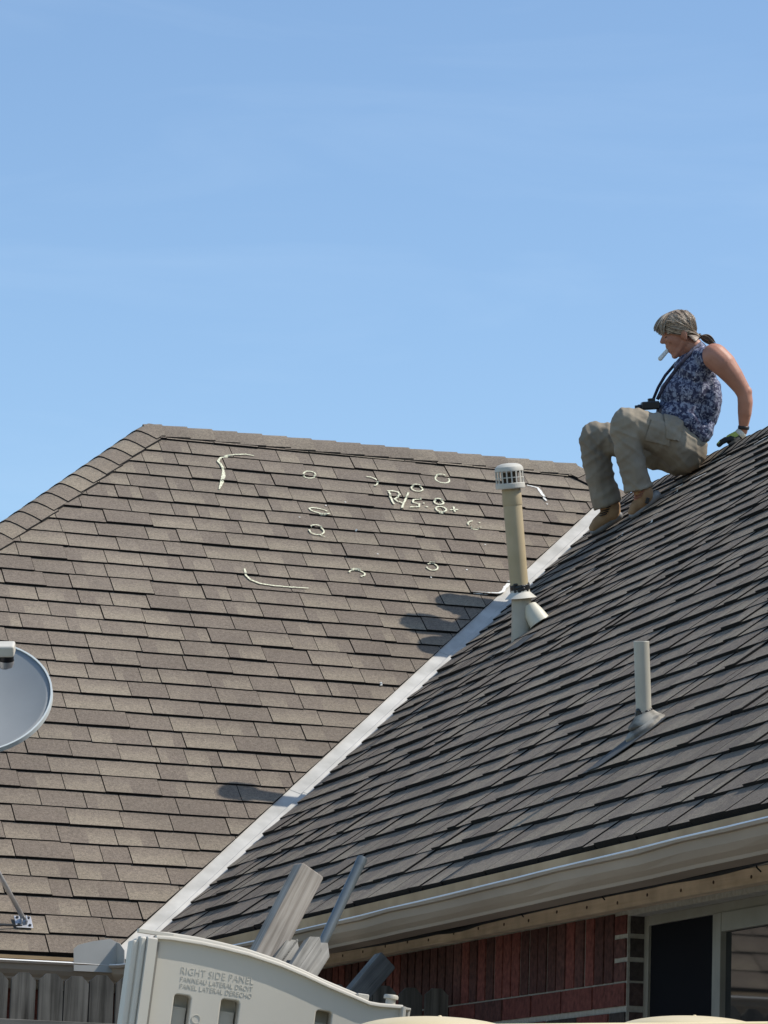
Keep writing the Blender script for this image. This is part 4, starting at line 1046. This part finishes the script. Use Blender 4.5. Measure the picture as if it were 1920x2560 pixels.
# legs inside the trousers
cap_(bd, [(1704, 1120, -.07, 36), (1640, 1090, -.17, 32), (1562, 1064, -.20, 28), (1573, 1150, -.19, 22), (1594, 1235, -.18, 15), (1590, 1258, -.18, 13)])
cap_(bd, [(1700, 1126, .07, 36), (1600, 1118, .12, 30), (1490, 1092, .16, 27), (1505, 1180, .17, 22), (1527, 1270, .18, 15), (1520, 1295, .18, 13)])
# head
hell(bd, 3, 20, 0, 42, 39, 34); hell(bd, 21, 24, 0, 29, 25, 27); hell(bd, 20, -3, 0, 29, 37, 28); hell(bd, 28, -22, 0, 20, 25, 21)
hcap(bd, (5, -19, 17), (34, -42, 7), 11, 9); hcap(bd, (5, -19, -17), (34, -42, -7), 11, 9); hell(bd, 36, -44, 0, 8.5, 8, 10)
hcap(bd, (46, 13, 0), (55.5, 0, 0), 3.4, 4.8); hell(bd, 52, -3, 3.5, 5, 3.6, 4); hell(bd, 52, -3, -3.5, 5, 3.6, 4)
hell(bd, 44.5, -15, 0, 6, 6, 9); hell(bd, 46, -20, 0, 5, 3.4, 8.5); hell(bd, 44.5, -29, 0, 5, 3.6, 8)
hell(bd, 42, 18, 13, 7, 4.5, 10); hell(bd, 42, 18, -13, 7, 4.5, 10)
hell(bd, 32, -2, 18, 13, 12, 9); hell(bd, 32, -2, -18, 13, 12, 9)
hell(bd, -2, 2, 34.5, 8, 14.5, 5); hell(bd, -2, 2, -34.5, 8, 14.5, 5); hell(bd, -1, -12, 33, 5, 6, 4); hell(bd, 4, 0, 31, 6, 12, 5)
cap_(bd, [(1735, 868, 0, 24), (1712, 860, 0, 23), (1704, 878, 0, 16)]); hell(bd, 12, -28, 0, 20, 14, 17)
ell(bd, 1856, 984, -.205, 14, 16, 14)
me = remeshed(bd, 'body', .0046, 3, .45)
body = child('body', me, M['skin'], person)
# eyelid crease and lashes, brow
for sg in (1, -1):
    pts = [hq(44.5-abs(t)*4.0, 8.5-1.5*(1-t*t), sg*(15+t*7)) for t in (-1, -.5, 0, .5, 1)]
    MB().tube(pts, [.0006, .0018, .0022, .0018, .0006], 8).obj('eyelash', mat('lash', (.03, .018, .014), .7), body, smooth=True)
    MB().tube([hq(49, 17, sg*8), hq(48, 20, sg*15), hq(41, 18, sg*23)], [.001, .0024, .001], 8).obj('eyebrow', mat('brow', (.10, .07, .05), .9), body, smooth=True)
MB().tube([hq(50.5, -24.5, -2), hq(49.5, -24.5, 4), hq(45, -24.8, 8.5)], [.001, .0014, .0006], 8).obj('lips', mat('lip_line', (.12, .04, .035), .6), body, smooth=True)

# ---- trousers
def fold_noise(me, amp, fields):
    n = len(me.vertices); co = np.empty(n*3); no = np.empty(n*3)
    me.vertices.foreach_get('co', co); me.vertices.foreach_get('normal', no); co = co.reshape(-1, 3); no = no.reshape(-1, 3); D = np.zeros(n)
    for (ax_, bx_, fa, fb, w) in fields:
        A = co@np.array(ax_)*fa; B = co@np.array(bx_)*fb
        for i in range(n):
            nn = noise.noise((A[i], B[i], 3.1)); D[i] += w*(max(0, 1-3.0*abs(nn))-.35)
    co += no*(D*amp)[:, None]; me.vertices.foreach_set('co', co.ravel()); me.update()
tr = MB()
cap_(tr, [(1703, 1122, -.07, 62), (1655, 1092, -.14, 53), (1600, 1073, -.18, 44), (1561, 1062, -.20, 41), (1560, 1080, -.20, 40), (1565, 1124, -.195, 35), (1575, 1170, -.19, 32.5), (1584, 1200, -.185, 33)])
cap_(tr, [(1700, 1128, .07, 60), (1640, 1122, .09, 52), (1560, 1100, .13, 43), (1492, 1089, .16, 39), (1489, 1100, .16, 38), (1496, 1150, .165, 36), (1506, 1200, .17, 35), (1517, 1235, .175, 36)])
ell(tr, 1718, 1112, 0, 48, 52, 78)
ell(tr, 1706, 1142, 0, 46, 40, 70)
# hems: open flared cuffs
tr.tube([q3(1584, 1195, -.185), q3(1587, 1214, -.18), q3(1590, 1226, -.18)], [32/kq, 34/kq, 35.5/kq], 20)
tr.tube([q3(1516, 1228, .175), q3(1521, 1248, .18), q3(1527, 1262, .18)], [35/kq, 37/kq, 39/kq], 20)
me = remeshed(tr, 'trousers', .0062, 5, .5)
a1 = (right*.8+up*.6).normalized(); b1_ = (right*-.6+up*.8).normalized()
fold_noise(me, .0075, [(a1, b1_, 4, 17, .7), (up, right, 3, 19, .6), ((right*.8-up*.6).normalized(), (right*.6+up*.8).normalized(), 5, 24, .6)])
trousers = child('trousers', me, M['khaki'], person)
# cargo pocket and flap on the near thigh: raised patches following the cloth
def patch(src, poly, off, name, parent, m, side=-1):
    bm = bmesh.new(); bm.from_mesh(src); keep = []
    cx_ = sum(a for a, b in poly)/len(poly); cy_ = sum(b for a, b in poly)/len(poly); cc = q3(cx_, cy_)
    for i in range(len(poly)):
        a, b = q3(*poly[i]), q3(*poly[(i+1) % len(poly)]); nn = (b-a).cross(fwd).normalized()
        if nn.dot(cc-a) > 0: nn = -nn
        bmesh.ops.bisect_plane(bm, geom=bm.verts[:]+bm.edges[:]+bm.faces[:], plane_co=a, plane_no=nn, clear_outer=True)
    for f in bm.faces:
        c = f.calc_center_median(); px, py = screen_of(c)
        ins = False; j = len(poly)-1
        for i in range(len(poly)):
            if (poly[i][1] > py) != (poly[j][1] > py) and px < (poly[j][0]-poly[i][0])*(py-poly[i][1])/(poly[j][1]-poly[i][1])+poly[i][0]: ins = not ins
            j = i
        if f.normal.dot(fwd) < -.15 and (c-PC).dot(fwd) < .02: keep.append(f)
    ks = set(keep); bmesh.ops.delete(bm, geom=[f for f in bm.faces if f not in ks], context='FACES')
    bm.faces.ensure_lookup_table(); seen = set(); best = []
    for f in bm.faces:
        if f in seen: continue
        st, isl = [f], []; seen.add(f)
        while st:
            g_ = st.pop(); isl.append(g_)
            for e in g_.edges:
                for h in e.link_faces:
                    if h not in seen: seen.add(h); st.append(h)
        if len(isl) > len(best): best = isl
    bs = set(best); bmesh.ops.delete(bm, geom=[f for f in bm.faces if f not in bs], context='FACES')
    for v in bm.verts: v.co += v.normal*off
    r = bmesh.ops.solidify(bm, geom=bm.faces[:], thickness=off*.9)
    me = bpy.data.meshes.new(name); bm.to_mesh(me); bm.free()
    return child(name, me, m, parent, True)
patch(trousers.data, [(1618, 1052), (1668, 1062), (1664, 1118), (1602, 1102)], .006, 'cargo_pocket', trousers, M['khaki'])
patch(trousers.data, [(1650, 1040), (1700, 1050), (1688, 1106), (1654, 1098)], .009, 'pocket_flap', trousers, M['khaki'])

# ---- shirt
sh = MB()
ell(sh, 1737, 932, 0, 55, 54, 82, 12); ell(sh, 1722, 985, 0, 74, 58, 84, 8); ell(sh, 1712, 1030, 0, 71, 52, 84); ell(sh, 1722, 1070, 0, 60, 45, 84)
for dy in (-.14, .14): cap_(sh, [(1745, 900, 0, 34), (1762 if dy < 0 else 1742, 896, dy, 27)])
cap_(sh, [(1752, 892, 0, 31), (1741, 874, 0, 25)])
ell(sh, 1776, 1010, -.04, 26, 66, 60, -6); ell(sh, 1765, 1075, -.05, 18, 34, 56, -14)
cap_(sh, [(1668, 1030, -.10, 20), (1720, 1052, -.13, 24), (1752, 1088, -.12, 20)])
cap_(sh, [(1672, 1035, .15, 20), (1735, 1062, .17, 24)])
me = remeshed(sh, 'shirt', .0062, 5, .5)
c1_ = (right*.35+up*.94).normalized(); d1_ = (right*.94-up*.35).normalized()
fold_noise(me, .0070, [(c1_, d1_, 3, 17, .7), ((right*.8-up*.6), (right*.6+up*.8), 4, 20, .6)])
shirt = child('shirt', me, M['shirt'], person)
MB().tube([q3(1756, 874, 0), q3(1748, 884, -.062), q3(1726, 898, -.078), q3(1702, 908, -.055), q3(1690, 911, 0), q3(1702, 908, .055), q3(1726, 898, .078), q3(1748, 884, .062), q3(1756, 874, 0)], .010, 10, flat=(1.3, .6)).obj('collar', M['shirt'], shirt, smooth=True)

# ---- hair
hm = NM('ash_blond_hair', (.045, .034, .024), (.30, .25, .18), .45, scale=60, detail=3, stretch=(1, 1, 1), lo=.38, hi=.7)
hbase = MB(); hell(hbase, 1, 20, 0, 44, 41.5, 36.5, 32, 22); 
hb = hbase.obj('hair', mat('hair_base', (.055, .042, .03), .6), person, smooth=True)
# trim the base in front of the ears and over the face
bm = bmesh.new(); bm.from_mesh(hb.data)
dl = []
for v in bm.verts:
    q = v.co-hq(0, 0); f_, u_2 = q.dot(HF)*kq, q.dot(HU)*kq
    if f_ > -8 and u_2 < 13+max(0, f_)*.2: dl.append(v)
bmesh.ops.delete(bm, geom=dl, context='VERTS'); bm.to_mesh(hb.data); bm.free()
hr = random.Random(4)
TIE = (-39, -19)
def strand_set(n, fn, name, mt):
    mb = MB()
    for i in range(n):
        P, R = fn(i); mb.tube(P, R, 5, caps=False, flat=(1, .7))
    return mb.obj(name, mt, hb, smooth=True)
mats = [NM('hair_dark', (.045, .029, .018), (.11, .074, .046), .5, scale=80), NM('hair_ash', (.22, .155, .105), (.38, .29, .21), .5, scale=80), NM('hair_pale', (.40, .33, .25), (.58, .49, .39), .5, scale=80)]
def side_strand(i):
    sg = 1 if hr.random() < .6 else -1
    a0 = hr.uniform(8, 172)                 # start along the sagittal line, 0 = front, 180 = back
    a = math.radians(a0); S = Vector((math.cos(a), math.sin(a), hr.uniform(-.05, .05)))
    drop = hr.uniform(-.30, .25)
    T = Vector((-.73, -.70+drop*.2, sg*.10)).normalized()
    mid = Vector((hr.uniform(-.2, .6) if a0 < 90 else hr.uniform(-.6, .0), hr.uniform(-.15, .5), sg*.95)).normalized()
    P = []; R = []
    for k in range(13):
        t = k/12; d = S*(1-t)**2+mid*2*t*(1-t)*1.25+T*t*t; d.normalize(); lift = 1.0+.035*math.sin(math.pi*t)+hr.uniform(-.004, .004)
        P.append(hq(1+d.x*45*lift, 20+d.y*42.5*lift, d.z*38*lift)); R.append((.0010+.0017*math.sin(math.pi*min(1, t*1.1)+.2))*hr.uniform(.8, 1.2))
    return P, R
def low_strand(i):
    sg = 1 if hr.random() < .65 else -1; t0 = hr.random()
    S = (38-9*t0, 12+34*t0, sg*(25+7*t0)); Mi = (4, 10+24*t0, sg*42); Mj = (-22, -4+16*t0, sg*35); T = (-39, -19+hr.uniform(-3, 3), sg*5)
    P = []; R = []
    for k in range(13):
        t = k/12; c = [(1-t)**3*a+3*t*(1-t)**2*b_+3*t*t*(1-t)*c_*1.08+t**3*d_ for a, b_, c_, d_ in zip(S, Mi, Mj, T)]
        P.append(hq(c[0], c[1], c[2]*1.04+hr.uniform(-.5, .5))); R.append(.0021*hr.uniform(.7, 1.1)*(.5+.5*math.sin(math.pi*t)))
    return P, R
def nape_strand(i):
    sg = 1 if hr.random() < .65 else -1; t0 = hr.random()
    S = (-9-12*t0, -6-24*t0, sg*(35-5*t0)); Mi = (-26, -14-14*t0, sg*31); T = (-39, -19, sg*4); P = []; R = []
    for k in range(9):
        t = k/8; c = [(1-t)**2*a+2*t*(1-t)*b_+t*t*d_ for a, b_, d_ in zip(S, Mi, T)]; P.append(hq(*c)); R.append(.0022*(.5+.5*math.sin(math.pi*t)))
    return P, R
for mt, n in zip(mats, (150, 230, 90)): strand_set(n, side_strand, 'hair_strands', mt)
for mt, n in zip(mats, (90, 110, 45)): strand_set(n, low_strand, 'hair_strands', mt)
for mt, n in zip(mats, (60, 40, 8)): strand_set(n, nape_strand, 'hair_strands', mt)
def fringe(i):
    l = hr.uniform(-24, 27); x0_ = hr.uniform(-6, 24)
    e_t = hr.random(); end = (52+13*e_t+hr.uniform(-2, 2), 17+20*e_t+hr.uniform(-4, 4)); c1 = (hr.uniform(40, 50), 62+hr.uniform(-4, 4))
    P = []; R = []
    for k in range(11):
        t = k/10; f_ = x0_*(1-t)**2+c1[0]*2*t*(1-t)+end[0]*t*t; u_3 = (63-.12*abs(x0_))*(1-t)**2+c1[1]*2*t*(1-t)+end[1]*t*t
        wd_ = l*(.35+.75*math.sin(t*1.9)); P.append(hq(f_-abs(wd_)*.30, u_3-abs(wd_)*.10, wd_)); R.append(.0021*(1-t)**.5+.0005)
    return P, R
for mt, n in zip((mats[1], mats[2], mats[0]), (110, 70, 40)): strand_set(n, fringe, 'fringe', mt)
def tail(i):
    P = []; R = []; e = (hr.uniform(-8, 9), hr.uniform(-8, 8)); L_ = hr.uniform(.75, 1.05); st = (hr.uniform(-4, 4), hr.uniform(-4, 4))
    for k in range(9):
        t = k/8*L_; sp_ = math.sin(math.pi*min(1, t*.8))*1.0
        P.append(hq(-40-26*t+st[0]*.3+e[0]*sp_, -20-12*t-16*t*t+e[1]*sp_, st[1]*.5+e[1]*sp_*.6)); R.append(.0026*(1-t*.7)+.0004)
    return P, R
for mt, n in zip((mats[0], mats[1]), (80, 26)): strand_set(n, tail, 'ponytail', mt)
def flyaway(i):
    P, R_2 = (side_strand(i) if i % 2 else low_strand(i)); k_ = 1.03+hr.uniform(0, .06); c = hq(1, 12, 0)
    b_ = hr.uniform(0, 6.28); return [c+(q-c)*(1+(k_-1)*math.sin(math.pi*j/(len(P)-1))+.012*math.sin(j*.8+b_)) for j, q in enumerate(P)], [.0009]*len(P)
strand_set(60, flyaway, 'loose_hair', mats[1]); strand_set(24, flyaway, 'loose_hair', mats[2])
MB().lathe(hq(-39, -19), (-HF*.85-HU*.5).normalized(), [(6/kq, -.006), (7.5/kq, 0), (6/kq, .006)], 14).obj('hair_tie', M['black'], hb, smooth=True)

# ---- boots
def boot(pts, sole, dy, name='boot'):
    bt = MB(); cap_(bt, pts); me = remeshed(bt, name, .005, 4, .5); o = child(name, me, M['tansuede'], person)
    so_ = MB(); cap_(so_, sole); me = remeshed(so_, 'sole', .005, 3, .5); child('sole', me, M['sole'], o); return o
bt1 = boot([(1601, 1228, -.18, 24), (1606, 1240, -.18, 22), (1598, 1254, -.18, 18), (1583, 1268, -.18, 15.5), (1575, 1279, -.18, 12)], [(1634, 1238, -.18, 12), (1612, 1258, -.18, 12), (1592, 1276, -.18, 11.5), (1574, 1288, -.18, 9)], -.18)
cap2 = MB(); 
bt2 = boot([(1531, 1268, .18, 27), (1534, 1280, .18, 24), (1520, 1292, .18, 19), (1500, 1308, .18, 16), (1489, 1320, .18, 12)], [(1552, 1290, .18, 12), (1530, 1304, .18, 12), (1506, 1320, .18, 11), (1488, 1330, .18, 8.5)], .18)
def on_boot(px, py, dy): return q3(px, py, dy)
MB().obox(on_boot(1610, 1252, -.222), (right*.25+up)*.014, (right-up*.25)*.008, fwd*.006).obj('buckle', M['black'], bt1, bevel=.002)
M['lace'] = mat('boot_lace', (.28, .11, .07), .8)
for k in range(4):
    a = q3(1578+k*3, 1246-k*6, -.20); b = q3(1596+k*3, 1240-k*6, -.228); MB().tube([a, (a+b)/2-fwd*.012, b], .003, 6).obj('lace', M['lace'], bt1, smooth=True)
for k in range(4):
    a = q3(1503+k*3, 1290-k*6, .16); b = q3(1522+k*3, 1284-k*6, .132); MB().tube([a, (a+b)/2-fwd*.012, b], .003, 6).obj('lace', M['cable_or_shadow'], bt2, smooth=True)

# ---- glove: palm, four fingers and a thumb spread on the ridge
gl = MB()
cap_(gl, [(1843, 1088, -.172, 13.5), (1832, 1094, -.17, 14), (1818, 1100, -.168, 13)])
for k, (dy, L_, e) in enumerate(((-.205, 1.0, 2), (-.185, 1.12, 0), (-.163, 1.06, -1), (-.143, .86, -2))):
    cap_(gl, [(1822, 1099, dy, 6.2), (1808-2*L_, 1101+e, dy-.002, 5.6), (1802-7*L_, 1107+e, dy-.002, 5.2), (1799-11*L_, 1114+e, dy-.002, 4.6)])
cap_(gl, [(1834, 1100, -.20, 7), (1825, 1109, -.222, 6), (1814, 1114, -.228, 5)])
me = remeshed(gl, 'glove', .0032, 2, .4)
M['glove'] = NM('black_and_lime_glove', (.012, .013, .012), (.40, .44, .10), .8, scale=22, detail=1, lo=.60, hi=.64, stretch=(1, 1, 1))
glove = child('glove', me, M['glove'], person)
MB().lathe(q3(1845, 1084, -.173), (q3(1832, 1096, -.173)-q3(1849, 1078, -.173)), [(13.2/kq, -.006), (14.6/kq, 0), (14.4/kq, .013), (13/kq, .018)], 20, caps=False).obj('glove_cuff', M['pipe_cap'], glove, smooth=True)
MB().lathe(q3(1850, 1070, -.178), (q3(1849, 1080, -.175)-q3(1851, 1062, -.179)), [(13/kq, -.006), (14.2/kq, -.004), (14.2/kq, .008), (13/kq, .010)], 20, caps=False).obj('wristband', M['black'], person, smooth=True)

# ---- chalk stick in the mouth (held: a thing of its own)
ck = MB(); ck.capsule(hq(48, -24.5, 1), hq(73, -38, 6), 5.0/kq, 5.8/kq); 
o = ck.obj('chalk_stick', M['chalk_w'], smooth=True); o['label'] = 'thick white chalk stick held between the lips of the woman'; o['category'] = 'chalk'
# ---- camera on its strap
cm = thing('compact_camera', 'black camera hanging from a neck strap onto the lap of the woman', 'camera', q3(1625, 1016, -.06))
cx = q3(1623, 1015, -.06); cr = (right*.97+up*.06).normalized(); cu_ = (up*.99-right*.06).normalized()
MB().obox(cx, cr*(22/kq), cu_*(10/kq), fwd*.055).obj('camera_body', M['black'], cm, bevel=.006, seg=3)
MB().obox(cx+cu_*(13/kq)+cr*(4/kq), cr*(9/kq), cu_*(5/kq), fwd*.022).obj('viewfinder', M['black'], cm, bevel=.004)
MB().lathe(cx-cr*(18/kq)-cu_*(4/kq), -cr, [(8.5/kq, 0), (8.5/kq, .022), (7/kq, .026), (7/kq, .036), (6/kq, .038)], 24).obj('lens', M['black'], cm, smooth=.6)
M['strap'] = NM('dark_strap', (.012, .012, .02), (.10, .10, .16), .8, scale=70)
def ribbon(pts, w):
    n = len(pts); mb = MB(); vs = []; fs = []
    for i, p in enumerate(pts):
        t = (pts[min(i+1, n-1)]-pts[max(i-1, 0)]).normalized(); nrm = t.cross(fwd).normalized()
        dd = (nrm*.75+fwd*.5).normalized(); vs += [p+dd*w, p-dd*w]
    for i in range(n-1): fs.append((2*i, 2*i+1, 2*i+3, 2*i+2))
    mb.add(vs, fs); o = mb.obj('strap', M['strap'], cm, smooth=True); o.modifiers.new('s', 'SOLIDIFY').thickness = .002; return o
ribbon([q3(1752, 858, -.02), q3(1740, 868, -.07), q3(1722, 884, -.10), q3(1702, 905, -.115), q3(1682, 930, -.12), q3(1662, 957, -.11), q3(1648, 982, -.09), q3(1640, 1000, -.08)], .010)
ribbon([q3(1752, 858, .02), q3(1728, 880, .05), q3(1690, 908, .04), q3(1664, 938, .03), q3(1646, 968, .02), q3(1633, 998, -.0)], .008)
